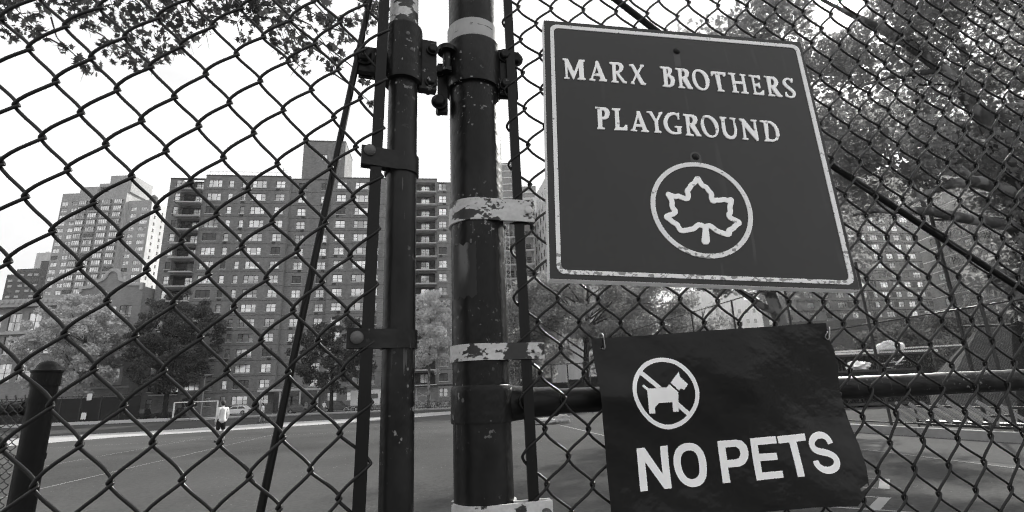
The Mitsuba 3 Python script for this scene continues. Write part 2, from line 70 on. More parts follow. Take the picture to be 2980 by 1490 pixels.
LEAF = [[[[88,-1614],[56,-1658],[52,-1660],[-15,-1663],[-40,-1621],[6,-1415],[-12,-1402],[-27,-1396],[-35,-1396],[-46,-1400],[-65,-1414],[-99,-1445],[-141,-1467],[-290,-1502],[-304,-1503],[-342,-1497],[-358,-1491],[-370,-1479],[-387,-1450],[-409,-1398],[-419,-1388],[-449,-1374],[-473,-1357],[-497,-1332],[-518,-1315],[-546,-1296],[-558,-1284],[-563,-1268],[-565,-1251],[-561,-1229],[-545,-1212],[-516,-1197],[-439,-1165],[-424,-1154],[-444,-1134],[-455,-1115],[-463,-1080],[-464,-1063],[-456,-1022],[-458,-990],[-483,-930],[-497,-905],[-502,-881],[-491,-858],[-485,-852],[-464,-841],[-440,-845],[-414,-858],[-359,-875],[-353,-875],[-346,-870],[-321,-862],[-299,-862],[-283,-867],[-257,-880],[-225,-892],[-196,-901],[-192,-891],[-190,-867],[-198,-830],[-198,-812],[-191,-782],[-176,-759],[-156,-746],[-143,-729],[-123,-690],[-100,-665],[-64,-643],[-41,-617],[-15,-571],[-5,-559],[9,-552],[30,-547],[49,-547],[66,-556],[77,-572],[90,-610],[118,-667],[126,-674],[143,-677],[162,-687],[182,-705],[192,-719],[204,-746],[218,-769],[240,-793],[249,-811],[256,-842],[255,-861],[247,-891],[247,-904],[278,-896],[293,-895],[316,-899],[340,-895],[375,-882],[388,-880],[421,-879],[439,-884],[457,-893],[468,-892],[492,-879],[509,-874],[526,-877],[540,-887],[549,-897],[559,-916],[557,-936],[544,-976],[517,-1040],[513,-1065],[517,-1098],[515,-1113],[506,-1144],[498,-1160],[482,-1179],[485,-1186],[495,-1195],[562,-1224],[601,-1246],[616,-1262],[620,-1283],[619,-1306],[613,-1323],[600,-1336],[562,-1360],[536,-1381],[508,-1414],[477,-1434],[447,-1446],[448,-1463],[443,-1482],[432,-1501],[415,-1517],[390,-1528],[361,-1529],[348,-1527],[229,-1488],[186,-1464],[124,-1410],[110,-1403],[102,-1405],[93,-1413]],[[-445,-1274],[-425,-1296],[-407,-1308],[-380,-1320],[-368,-1329],[-347,-1350],[-339,-1364],[-328,-1391],[-312,-1423],[-300,-1425],[-165,-1393],[-142,-1379],[-112,-1352],[-78,-1329],[-56,-1320],[-40,-1318],[-17,-1319],[-3,-1322],[21,-1332],[48,-1348],[65,-1335],[86,-1327],[106,-1324],[140,-1331],[170,-1347],[236,-1404],[257,-1415],[365,-1451],[367,-1451],[364,-1425],[373,-1407],[388,-1389],[405,-1378],[438,-1366],[459,-1352],[483,-1324],[523,-1292],[460,-1265],[449,-1258],[426,-1238],[416,-1224],[405,-1198],[403,-1174],[409,-1149],[418,-1131],[434,-1114],[438,-1099],[435,-1058],[441,-1023],[462,-971],[451,-971],[431,-967],[412,-957],[396,-958],[355,-972],[321,-977],[288,-973],[276,-976],[258,-989],[240,-996],[222,-993],[204,-986],[190,-977],[182,-963],[169,-920],[169,-886],[178,-849],[175,-838],[154,-814],[136,-786],[123,-757],[118,-752],[103,-749],[85,-741],[62,-722],[53,-711],[25,-657],[-10,-700],[-47,-723],[-62,-739],[-79,-773],[-98,-798],[-118,-815],[-120,-821],[-112,-866],[-114,-904],[-118,-917],[-133,-949],[-142,-962],[-156,-970],[-184,-979],[-208,-979],[-252,-965],[-310,-941],[-336,-952],[-361,-954],[-390,-948],[-381,-979],[-378,-1021],[-386,-1069],[-381,-1086],[-364,-1104],[-354,-1119],[-346,-1143],[-347,-1171],[-356,-1194],[-369,-1210],[-405,-1236],[-463,-1259]]]]
RING = [0.0036, -0.1092, 0.0751]
SHEET = [(1075, 15244), (2032, 15274), (2910, 15317), (3886, 15356), (4544, 15392), (4872, 15398), (4886, 15163), (4964, 14978), (4980, 14739), (4962, 14384), (4982, 13952), (5016, 13613), (4999, 13312), (4955, 13069), (4844, 12945), (4676, 12835), (4007, 12857), (3267, 12837), (2180, 12829), (1149, 12838), (1116, 14374)]
NOTICE = {
    'N': [[[[1579,13748],[1696,13752],[1928,13399],[1930,13756],[2045,13758],[2038,13215],[1929,13212],[1686,13569],[1687,13209],[1578,13207]]]],
    'O': [[[[2116,13564],[2126,13618],[2145,13665],[2173,13705],[2208,13736],[2251,13758],[2294,13771],[2339,13776],[2383,13774],[2426,13767],[2466,13751],[2502,13726],[2534,13692],[2560,13648],[2577,13600],[2587,13548],[2591,13494],[2589,13439],[2583,13388],[2572,13341],[2551,13300],[2522,13264],[2489,13238],[2450,13220],[2407,13210],[2360,13206],[2315,13211],[2274,13224],[2236,13245],[2200,13274],[2171,13309],[2148,13351],[2131,13393],[2121,13434],[2115,13475],[2112,13516]],[[2224,13550],[2221,13513],[2222,13479],[2227,13443],[2238,13405],[2253,13371],[2273,13343],[2299,13322],[2333,13309],[2369,13306],[2408,13315],[2438,13331],[2457,13353],[2470,13382],[2476,13415],[2480,13456],[2480,13504],[2477,13549],[2470,13591],[2456,13625],[2435,13650],[2408,13667],[2373,13676],[2337,13677],[2300,13668],[2270,13651],[2246,13625],[2231,13591]]]],
    'P': [[[[2795,13776],[3072,13782],[3152,13764],[3208,13704],[3228,13610],[3207,13527],[3149,13460],[3061,13427],[2897,13423],[2901,13230],[2792,13228]],[[2904,13685],[2905,13520],[3028,13523],[3081,13541],[3109,13589],[3100,13653],[3056,13688]]]],
    'E': [[[[3274,13790],[3682,13800],[3680,13702],[3377,13694],[3378,13581],[3640,13580],[3642,13487],[3380,13482],[3378,13335],[3675,13344],[3674,13253],[3275,13238]]]],
    'T': [[[[3707,13796],[4152,13813],[4144,13715],[3988,13709],[3979,13255],[3875,13252],[3873,13703],[3707,13698]]]],
    'S': [[[[4488,13643],[4477,13689],[4467,13706],[4445,13720],[4431,13726],[4398,13730],[4360,13726],[4343,13721],[4310,13705],[4297,13696],[4281,13677],[4276,13666],[4273,13649],[4277,13635],[4281,13629],[4296,13618],[4330,13605],[4409,13587],[4466,13570],[4519,13544],[4547,13523],[4564,13505],[4579,13482],[4589,13456],[4593,13434],[4590,13397],[4583,13376],[4568,13347],[4554,13328],[4536,13312],[4507,13293],[4460,13274],[4406,13263],[4378,13261],[4349,13263],[4316,13269],[4269,13287],[4231,13312],[4200,13341],[4186,13365],[4173,13401],[4170,13439],[4262,13448],[4267,13411],[4273,13399],[4287,13386],[4326,13363],[4357,13356],[4375,13354],[4414,13358],[4432,13363],[4465,13376],[4476,13383],[4492,13400],[4497,13410],[4500,13425],[4496,13439],[4491,13447],[4471,13465],[4454,13474],[4412,13490],[4329,13509],[4276,13525],[4253,13535],[4233,13547],[4209,13570],[4193,13593],[4185,13615],[4180,13650],[4182,13672],[4189,13698],[4200,13723],[4214,13743],[4236,13766],[4257,13782],[4283,13797],[4315,13810],[4343,13818],[4396,13824],[4432,13821],[4461,13814],[4485,13805],[4507,13792],[4538,13767],[4553,13747],[4565,13719],[4578,13663]]]],
    'RING': [[[[2287,14897],[2324,14878],[2359,14854],[2391,14829],[2423,14800],[2452,14769],[2480,14735],[2504,14700],[2526,14663],[2544,14625],[2558,14586],[2569,14548],[2576,14511],[2580,14476],[2579,14443],[2572,14376],[2556,14310],[2544,14279],[2530,14248],[2495,14192],[2475,14166],[2430,14114],[2380,14068],[2352,14048],[2292,14016],[2262,14004],[2205,13985],[2153,13975],[2103,13969],[2080,13969],[2028,13974],[1970,13989],[1941,13999],[1911,14011],[1853,14042],[1797,14083],[1769,14108],[1716,14164],[1692,14193],[1671,14223],[1633,14284],[1605,14343],[1594,14371],[1579,14426],[1576,14452],[1576,14506],[1580,14535],[1594,14599],[1605,14630],[1633,14690],[1650,14718],[1691,14772],[1714,14799],[1765,14847],[1791,14867],[1818,14884],[1874,14909],[1929,14927],[1956,14933],[2010,14942],[2064,14945],[2129,14940],[2209,14925],[2249,14913]],[[2064,14884],[2017,14882],[1968,14874],[1944,14869],[1896,14853],[1848,14831],[1825,14817],[1803,14800],[1765,14765],[2027,14532],[1938,14527],[1724,14717],[1686,14660],[1662,14609],[1645,14552],[1639,14525],[1635,14478],[1639,14437],[1651,14391],[1673,14340],[1687,14313],[1721,14257],[1740,14230],[1785,14177],[1810,14152],[1860,14110],[1885,14093],[1936,14066],[1962,14056],[2015,14039],[2061,14031],[2100,14030],[2167,14039],[2214,14051],[2240,14060],[2294,14085],[2319,14099],[2343,14116],[2371,14141],[2257,14243],[2259,14325],[2414,14187],[2462,14252],[2488,14302],[2498,14329],[2512,14387],[2517,14416],[2519,14474],[2510,14534],[2501,14567],[2488,14602],[2472,14635],[2453,14667],[2432,14698],[2407,14729],[2352,14782],[2293,14826],[2261,14842],[2229,14856],[2194,14866],[2156,14874],[2121,14880]]],[[[2163,14327],[2164,14327],[2164,14325]]]],
    'DOG': [[[[1728,14563],[1754,14583],[1820,14527],[1947,14525],[2095,14532],[2140,14572],[2264,14462],[2257,14330],[2254,14198],[2168,14197],[2166,14329],[1954,14324],[1890,14266],[1892,14191],[1799,14191],[1793,14499]]]],
    'HEAD': [[[[2163,14595],[2308,14740],[2315,14672],[2424,14562],[2354,14485],[2315,14513],[2279,14483]]]],
}

# ------------------------------------------------------------------ scene book-keeping
def numbered(name):
    if name not in labels and name not in scene and not any(k.startswith(name + '__') for k in (name,)) and name not in USED:
        USED.add(name)
        return name
    n = COUNT.get(name, 0) + 1
    while f'{name}_{n:03d}' in USED:
        n += 1
    COUNT[name] = n
    USED.add(f'{name}_{n:03d}')
    return f'{name}_{n:03d}'


USED, COUNT = set(), {}


def thing(name, label=None, cat=None, group=None):
    key = numbered(name)
    labels[key] = {k: v for k, v in (('label', label), ('category', cat), ('group', group)) if v}
    return key


def put(key, mesh, mat, smooth=False, M=None, **extra):
    d = mesh if isinstance(mesh, dict) else mikit.ply(mesh, mat, smooth=smooth)
    d = dict(d)
    if mat is not None:
        d['bsdf'] = {'type': 'ref', 'id': mat}
    if M is not None:
        d['to_world'] = T4(np.asarray(M, float))
    d.update(extra)
    scene[key] = d
    return key


def part(parent, name, mesh, mat, smooth=False, M=None, label=None, kind=None):
    key = numbered(f'{parent}__{name}')
    put(key, mesh, mat, smooth, M)
    e = {k: v for k, v in (('label', label), ('kind', kind)) if v}
    if e:
        labels[key] = e
    return key


def single(name, label, cat, mesh, mat, smooth=False, M=None, group=None, kind=None):
    key = thing(name, label, cat, group)
    if kind:
        labels[key]['kind'] = kind
    put(key, mesh, mat, smooth, M)
    return key


def structure(name, mesh, mat, smooth=False, label=None):
    key = numbered(name)
    labels[key] = {'kind': 'structure', **({'label': label} if label else {})}
    put(key, mesh, mat, smooth)
    return key


# ------------------------------------------------------------------ mesh helpers
def cat(*ms):
    ms = [m for m in (ms[0] if len(ms) == 1 and isinstance(ms[0], (list, tuple)) else ms)]
    vs, fs, at = [], [], 0
    for m in ms:
        v, f = (np.asarray(m.vertices), np.asarray(m.faces)) if hasattr(m, 'vertices') else (np.asarray(m[0]), np.asarray(m[1]))
        vs.append(v)
        fs.append(f + at)
        at += len(v)
    return trimesh.Trimesh(np.vstack(vs), np.vstack(fs), process=False)


BOXF = np.array([[0, 2, 3], [0, 3, 1], [4, 5, 7], [4, 7, 6], [0, 1, 5], [0, 5, 4], [2, 6, 7], [2, 7, 3], [0, 4, 6], [0, 6, 2], [1, 3, 7], [1, 7, 5]])


def bx(x0, x1, y0, y1, z0, z1):
    v = np.array([[x, y, z] for z in (z0, z1) for y in (y0, y1) for x in (x0, x1)], float)
    return trimesh.Trimesh(v, BOXF, process=False)


def rbox(x0, x1, y0, y1, z0, z1, r=0.003):
    v = [[x + sx * r, y + sy * r, z + sz * r] for (x, sx) in ((x0, 1), (x1, -1)) for (y, sy) in ((y0, 1), (y1, -1)) for (z, sz) in ((z0, 1), (z1, -1))]
    pts = []
    for p in v:
        for q in np.eye(3):
            for s in (-1, 1):
                pts.append(np.array(p) + q * s * r)
    return trimesh.convex.convex_hull(np.array(pts))


def beam(p, q, w, h=None, upv=(0, 0, 1)):
    p, q = np.asarray(p, float), np.asarray(q, float)
    h = w if h is None else h
    t = (q - p) / np.linalg.norm(q - p)
    a = np.cross(t, upv)
    if np.linalg.norm(a) < 1e-6:
        a = np.cross(t, (1, 0, 0))
    a /= np.linalg.norm(a)
    b = np.cross(a, t)
    v = np.array([c + a * sx * w / 2 + b * sy * h / 2 for c in (p, q) for sy in (-1, 1) for sx in (-1, 1)])
    return trimesh.Trimesh(v, BOXF, process=False)


def tube(pts, radii, sides=8, caps=True):
    p = np.asarray(pts, float)
    r = np.broadcast_to(np.asarray(radii, float), (len(p),))
    t = np.gradient(p, axis=0)
    t /= np.linalg.norm(t, axis=1, keepdims=True) + 1e-12
    a = np.zeros_like(p)
    ref = np.array([0, 0, 1.0]) if abs(t[0, 2]) < 0.9 else np.array([1.0, 0, 0])
    a0 = np.cross(t[0], ref)
    a0 /= np.linalg.norm(a0)
    for i in range(len(p)):
        a0 = a0 - t[i] * (a0 @ t[i])
        a0 /= np.linalg.norm(a0) + 1e-12
        a[i] = a0
    b = np.cross(t, a)
    ang = np.arange(sides) * 2 * np.pi / sides
    v = (p[:, None] + r[:, None, None] * (np.cos(ang)[None, :, None] * a[:, None] + np.sin(ang)[None, :, None] * b[:, None])).reshape(-1, 3)
    i, j = np.meshgrid(np.arange(len(p) - 1), np.arange(sides), indexing='ij')
    q = np.stack([i * sides + j, i * sides + (j + 1) % sides, (i + 1) * sides + (j + 1) % sides, (i + 1) * sides + j], -1).reshape(-1, 4)
    f = np.vstack([q[:, [0, 1, 2]], q[:, [0, 2, 3]]])
    if caps:
        n = len(v)
        v = np.vstack([v, p[:1], p[-1:]])
        j = np.arange(sides)
        f = np.vstack([f, np.stack([j * 0 + n, (j + 1) % sides, j], 1), np.stack([j * 0 + n + 1, (len(p) - 1) * sides + j, (len(p) - 1) * sides + (j + 1) % sides], 1)])
    return trimesh.Trimesh(v, f, process=False)


def rod(p, q, r, sides=12):
    return tube([p, q], r, sides)


def lathe(profile, sides=24, center=(0, 0, 0)):
    prof = np.asarray(profile, float)
    ang = np.arange(sides) * 2 * np.pi / sides
    v = np.stack([prof[:, None, 0] * np.cos(ang), prof[:, None, 0] * np.sin(ang), np.repeat(prof[:, None, 1], sides, 1)], -1).reshape(-1, 3) + np.asarray(center)
    i, j = np.meshgrid(np.arange(len(prof) - 1), np.arange(sides), indexing='ij')
    q = np.stack([i * sides + j, i * sides + (j + 1) % sides, (i + 1) * sides + (j + 1) % sides, (i + 1) * sides + j], -1).reshape(-1, 4)
    return trimesh.Trimesh(v, np.vstack([q[:, [0, 1, 2]], q[:, [0, 2, 3]]]), process=False)


def move(m, M):
    m = m.copy()
    m.apply_transform(np.asarray(M, float))
    return m


def frame(a, b, c, o):
    M = np.eye(4)
    M[:3, 0], M[:3, 1], M[:3, 2], M[:3, 3] = a, b, c, o
    return M


def polys(rings, s=1e-4):
    return [Polygon(np.array(r[0]) * s, [np.array(h) * s for h in r[1:]]).buffer(0) for r in rings]


def flat(shape, depth):
    gs = [g for g in getattr(shape, 'geoms', [shape]) if g.area > 0]
    return cat([trimesh.creation.extrude_polygon(g, depth, engine='earcut') for g in gs])


def bolt(c, n, r, h, six=True):
    """a hexagon head on a washer, axis n"""
    c, n = np.asarray(c, float), np.asarray(n, float) / np.linalg.norm(n)
    w = tube([c, c + n * h * 0.25], r * 1.35, 16)
    return cat(w, tube([c + n * h * 0.25, c + n * h * 0.85, c + n * h], [r, r, r * 0.8], 6 if six else 14))


_y, _l, _r = SIGN['yaw'], SIGN['lean'], SIGN['rot']
_a = np.array([math.cos(_y), math.sin(_y), 0])
_n = np.array([math.sin(_y), -math.cos(_y), 0])
_u = math.cos(_l) * np.array([0, 0, 1.0]) - math.sin(_l) * _n
SIGN_U, SIGN_V = [[float(x) for x in q] for q in (math.cos(_r) * _a + math.sin(_r) * _u, -math.sin(_r) * _a + math.cos(_r) * _u)]

# ------------------------------------------------------------------ materials (greys: the photograph is black and white)
fbm, noise, mix, sstep = mikit.fbm, mikit.noise, mikit.mix, mikit.smoothstep


def g(v):
    return {'type': 'rgb', 'value': [v, v, v]}


def grey(x):
    return mi.Color3f(x, x, x)


def mat(name, v, rough=0.5, spec=0.5, metallic=0.0, coat=0.0, two=True):
    b = {'type': 'principled', 'base_color': v if isinstance(v, dict) else g(v), 'roughness': rough, 'specular': spec, 'metallic': metallic, 'clearcoat': coat}
    scene[name] = {'type': 'twosided', 'bsdf': b} if two else b
    return name


def chipped(p, n, uv):
    """thick dark paint, chipped to pale primer in small flecks, dusty in places"""
    a = fbm(p.x * 190, p.y * 190, p.z * 150, 3)
    b = fbm(p.x * 16 + 3, p.y * 16, p.z * 11, 3)
    fleck = sstep(0.69, 0.73, a) * sstep(0.48, 0.66, b)
    scr = sstep(0.80, 0.84, noise(p.x * 420, p.y * 420, p.z * 22)) * sstep(0.56, 0.68, fbm(p.x * 9, p.y * 9, p.z * 7 + 4, 2))
    dust = sstep(0.42, 0.75, fbm(p.x * 25, p.y * 25, p.z * 8 + 9, 3)) * 0.018
    return grey(0.008 + dust * 0.55 + fleck * 0.20 + scr * 0.05)


def band_paint(p, n, uv):
    a = fbm(p.x * 42 + 5, p.y * 42, p.z * 55, 4)
    b = fbm(p.x * 300, p.y * 300, p.z * 300, 3)
    low = sstep(1.35, 1.30, p.z)
    mid = sstep(1.49, 1.50, p.z) * sstep(1.53, 1.525, p.z) * 0.055 * sstep(1.519, 1.512, p.z)
    a = a - mid
    white = sstep(0.455, 0.475, a + (b - 0.5) * 0.20 + 0.12 * low)
    under = sstep(0.43, 0.455, a + (b - 0.5) * 0.2 + 0.12 * low) * (1 - white)
    return grey(0.018 + 0.10 * under + white * (0.33 + 0.14 * b + 0.10 * noise(p.x * 60, p.y * 60, p.z * 200)))


def old_white(p, n, uv):
    a = fbm(p.x * 40, p.y * 40, p.z * 120, 3)
    return grey(0.26 + 0.14 * fbm(p.x * 30, p.y * 30, p.z * 30, 3) - 0.3 * sstep(0.70, 0.74, a))


def sign_face(p, n, uv):
    a = fbm(p.x * 9, p.y * 9, p.z * 5, 4)
    s = fbm(p.x * 70, p.y * 70, p.z * 4, 3)
    dx, dy, dz = p.x - SIGN['center'][0], p.y - SIGN['center'][1], p.z - SIGN['center'][2]
    u = dx * SIGN_U[0] + dy * SIGN_U[1] + dz * SIGN_U[2]
    v = dx * SIGN_V[0] + dy * SIGN_V[1] + dz * SIGN_V[2]
    drip = sstep(0.0062, 0.0045, dr.abs(u + 0.0035)) * sstep(0.150, 0.156, v) * sstep(0.187, 0.182, v)
    run = sstep(0.0030, 0.0012, dr.abs(u - 0.078 - (v + 0.12) * 0.04 + 0.002 * noise(v * 60, 0.0, 1.0))) * sstep(-0.075, -0.10, v) * sstep(-0.20, -0.17, v)
    run2 = sstep(0.0024, 0.0010, dr.abs(u - 0.022 - (v + 0.2) * 0.02)) * sstep(-0.19, -0.20, v)
    return grey(0.023 + 0.011 * a + 0.010 * sstep(0.66, 0.8, s) + 0.030 * drip + 0.020 * run + 0.014 * run2)


def letter_white(p, n, uv):
    a = fbm(p.x * 150, p.y * 150, p.z * 150, 3)
    return grey(0.88 - 0.5 * sstep(0.73, 0.77, a))


def border_white(p, n, uv):
    a = fbm(p.x * 220, p.y * 220, p.z * 220, 3)
    low = sstep(1.66, 1.645, p.z)
    return grey(0.74 - 0.5 * sstep(0.71 - 0.17 * low, 0.75 - 0.15 * low, a))


def turf(p, n, uv):
    a = fbm(p.x * 0.35, p.y * 0.35, 0, 4)
    b = fbm(p.x * 22, p.y * 22, 0, 3)
    c = sstep(0.93, 0.96, noise(p.x * 17.0, p.y * 17.0, 3.0)) * sstep(0.55, 0.8, noise(p.x * 0.9, p.y * 0.9, 8.0))
    w = sstep(0.52, 0.72, fbm(p.x * 0.16 + 3, p.y * 0.16, 2.0, 3))
    return grey(0.030 + 0.022 * a + 0.026 * b + 0.09 * c - 0.010 * w)


def concrete(p, n, uv):
    return grey(0.22 + 0.12 * fbm(p.x * 0.9, p.y * 0.9, p.z, 4) - 0.05 * noise(p.x * 9, p.y * 9, p.z * 9))


def asphalt(p, n, uv):
    return grey(0.03 + 0.02 * fbm(p.x * 0.5, p.y * 0.5, p.z, 4))


def brickwall(base, var):
    def f(p, n, uv):
        row = dr.floor(p.z * 5.0)
        c = mikit.cell_rand((p.x + p.y) * 2.2 + row * 0.5, row, 4.0)
        st = fbm(p.x * 0.22, p.y * 0.22, p.z * 0.07, 4)
        st2 = fbm(p.x * 1.6, p.y * 1.6, p.z * 0.25, 3)
        return grey(base * (0.62 + 0.36 * st + 0.26 * st2 + var * (c - 0.5)))
    return f


def bark(p, n, uv):
    a = fbm(p.x * 3, p.y * 3, p.z * 2, 3)
    return grey(0.06 + 0.16 * sstep(0.48, 0.6, a) + 0.05 * noise(p.x * 20, p.y * 20, p.z * 8))


def blinds(base, lo):
    def f(p, n, uv):
        r = mikit.cell_rand(dr.floor(p.x * 0.9) + dr.floor(p.y * 0.9) * 3, dr.floor(p.z * 0.72), 2.0)
        return grey(lo + (base - lo) * r)
    return f


def P(fn, eps=1e-3):
    return mikit.proc(fn, eps)


def bumpy(name, base, rough, scale, fq, spec=0.5, coat=0.0):
    scene[name] = {'type': 'twosided', 'bsdf': {'type': 'bumpmap', 'arbitrary': P(lambda p, n, uv: fbm(p.x * fq, p.y * fq, p.z * fq, 3)), 'scale': scale,
                                               'bsdf': {'type': 'principled', 'base_color': base, 'roughness': rough, 'specular': spec, 'clearcoat': coat}}}
    return name


mat('wire_paint', 0.008, 0.30, 0.30)
mat('low_wire', 0.02, 0.25, 0.7)
mat('pole_paint', 0.007, 0.28, 0.2)
bumpy('post_paint', P(chipped), 0.34, 0.0012, 70, 0.2)
bumpy('fitting_paint', P(chipped), 0.36, 0.0010, 110, 0.2)
mat('flaked_band', P(band_paint), 0.5)
mat('old_white', P(old_white), 0.55)
mat('galvanised', 0.30, 0.45, 0.6, 0.6)
mat('bolt_steel', 0.09, 0.5, 0.4, 0.1)
mat('sign_face', P(sign_face), 0.34, 0.3)
mat('residue', P(lambda p, n, uv: grey(0.02 + 0.09 * sstep(0.42, 0.62, fbm(p.x * 70, p.y * 70, p.z * 22, 4)) * sstep(0.40, 0.6, noise(p.x * 30 + 2, p.y * 30, p.z * 9)))), 0.6, 0.3)
mat('tab_grey', 0.055, 0.4, 0.4)
mat('sign_edge', 0.85, 0.45)
mat('letter_white', P(letter_white), 0.5)
mat('border_white', P(border_white), 0.5)
bumpy('notice_film', g(0.004), 0.25, 0.0012, 75, 0.26, 0.08)
mat('notice_white', 0.85, 0.5)
mat('turf', P(turf), 0.95, 0.1)
mat('ground_dark', P(asphalt), 0.95, 0.1)
mat('ground_mid', P(lambda p, n, uv: grey(0.055 + 0.03 * fbm(p.x * 0.7, p.y * 0.7, 0, 4) + 0.012 * noise(p.x * 30, p.y * 30, 0))), 0.95, 0.1)
mat('net_grey', P(lambda p, n, uv: grey(0.05 + 0.09 * dr.maximum(sstep(0.55, 0.95, dr.sin((p.x + p.z) * 42)), sstep(0.55, 0.95, dr.sin((p.x - p.z) * 42))))), 0.9, 0.1)
mat('concrete', P(concrete), 0.9, 0.2)
mat('line_paint', 0.20, 0.9, 0.2)
mat('brick_mid', P(brickwall(0.235, 0.25)), 0.9, 0.2)
mat('brick_tower', P(brickwall(0.40, 0.2)), 0.9, 0.2)
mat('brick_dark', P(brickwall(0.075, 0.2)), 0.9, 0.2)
mat('brick_pale', P(brickwall(0.30, 0.15)), 0.9, 0.2)
mat('brick_right', P(brickwall(0.17, 0.25)), 0.9, 0.2)
mat('stone_pale', 0.45, 0.85, 0.2)
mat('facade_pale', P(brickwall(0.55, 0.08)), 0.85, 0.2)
mat('facade_grey', P(brickwall(0.24, 0.08)), 0.85, 0.2)
mat('slab_white', 0.55, 0.8, 0.2)
mat('band_line', 0.10, 0.9, 0.2)
mat('window_frame', 0.03, 0.6)
mat('pane_bright', P(blinds(0.95, 0.50)), 0.12, 0.5, 0.75)
mat('pane_mid', P(blinds(0.7, 0.25)), 0.10, 0.5, 0.6)
mat('pane_dark', 0.05, 0.08, 0.6)
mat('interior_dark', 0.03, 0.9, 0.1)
mat('unit_dark', 0.05, 0.7)
mat('bark', P(bark), 0.9, 0.1)
mat('bark_dark', 0.035, 0.9, 0.1)
mat('dark_metal', 0.03, 0.5)
mat('mesh_dark', 0.04, 0.6)
mat('white_paint', 0.75, 0.4)
mat('car_silver', 0.75, 0.3, 0.6, 0.1, 0.6)
mat('low_paint', 0.006, 0.45, 0.16)
mat('car_dark', 0.03, 0.25, 0.6, 0.0, 0.8)
mat('glass_dark', 0.02, 0.05, 0.8)
mat('rubber', 0.02, 0.8)
mat('skin', 0.32, 0.6)
mat('hair', 0.02, 0.6)
mat('cloth_white', 0.72, 0.85, 0.1)
mat('cloth_black', 0.02, 0.85, 0.1)
mat('cloth_grey', 0.2, 0.85, 0.1)
mat('tarp_white', 0.7, 0.6)
mat('plank', 0.36, 0.8, 0.2)
mat('container_dark', 0.014, 0.6, 0.2)
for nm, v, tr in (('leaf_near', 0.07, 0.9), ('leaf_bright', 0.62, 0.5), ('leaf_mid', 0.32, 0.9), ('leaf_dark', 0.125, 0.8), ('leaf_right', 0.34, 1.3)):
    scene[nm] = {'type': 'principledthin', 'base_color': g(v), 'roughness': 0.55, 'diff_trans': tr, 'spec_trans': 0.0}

# ------------------------------------------------------------------ ground
def sheet(pts, z):
    pg = Polygon(pts)
    v, f = trimesh.creation.triangulate_polygon(pg, engine='earcut')
    v3 = np.c_[v, np.full(len(v), z)]
    n = np.cross(v3[f[:, 1]] - v3[f[:, 0]], v3[f[:, 2]] - v3[f[:, 0]])[:, 2]
    f = np.where((n < 0)[:, None], f[:, ::-1], f)
    return trimesh.Trimesh(v3, f, process=False)


structure('ground', sheet([(-990, -690), (990, -690), (990, 1290), (-990, 1290)], 0.0), 'ground_dark')
structure('sports_field', sheet([(-24, -1), (13, -1), (11.2, 12.2), (10.1, 16.7), (4.5, 47.0), (-7.2, 50.5), (-12.6, 41.5), (-18.2, 36.8), (-24.6, 33.0), (-27.0, 26.5)], 0.004), 'turf')
structure('pavement_near', sheet([(-24, -9), (13, -9), (13, 1.2), (-24, 1.2)], 0.010), 'concrete')
structure('running_path', sheet([(-27.0, 26.5), (-24.6, 33.0), (-18.2, 36.8), (-12.6, 41.5), (-7.2, 50.5), (2.0, 60.0), (-4.0, 66), (-10.5, 62), (-14.0, 52), (-22, 47.5), (-28.5, 40.5), (-36, 38)], 0.008), 'concrete')
structure('far_court', sheet([(-90, 38), (-36, 38), (-28.5, 40.5), (-22, 47.5), (-14.0, 52), (-10.5, 62), (-4.0, 66), (20, 70), (20, 76), (-120, 76)], 0.006), 'ground_dark')
structure('pavement', bx(-130, 60, 77.0, 87.0, -0.2, 0.16), 'concrete')
structure('road', sheet([(-200, 87.0), (120, 87.0), (120, 94.0), (-200, 94.0)], 0.012), 'ground_dark')
structure('pavement', bx(-130, 60, 94.0, 104.0, -0.2, 0.25), 'concrete')
kerb_l = structure('kerb', bx(-110, -50, 76.4, 76.9, 0.0, 0.42), 'slab_white')


def stripe(name, a, b, w):
    a, b = np.array(a), np.array(b)
    t = (b - a) / np.linalg.norm(b - a)
    n = np.array([-t[1], t[0]]) * w / 2
    return structure(name, sheet([tuple(a + n), tuple(b + n), tuple(b - n), tuple(a - n)], 0.008), 'line_paint')


stripe('field_line', (-12.8, 9.6), (-16.6, 28.5), 0.045)
stripe('field_line', (-8.6, 4.3), (-13.1, 29.2), 0.045)
stripe('field_line', (7.35, 13.8), (9.0, 0.5), 0.045)
stripe('field_line', (1.55, 29.6), (3.3, 16.0), 0.08)
stripe('field_line', (-24, 24.5), (3.5, 31.0), 0.05)
stripe('field_line', (3.0, 7.35), (4.5, 6.32), 0.05)
for (a, b, c_, d) in (((4.72, 9.12), (5.58, 8.47), (5.08, 7.76), (4.35, 8.23)), ((3.95, 7.68), (4.69, 7.18), (4.13, 6.56), (3.5, 6.98))):
    stripe('field_mark', a, b, 0.045)
    stripe('field_mark', d, c_, 0.045)
    a, b, c_ = np.array(a), np.array(b), np.array(c_)
    stripe('field_mark', b - np.array([0.06, -0.04]), c_ - np.array([0.06, -0.04]), 0.13)
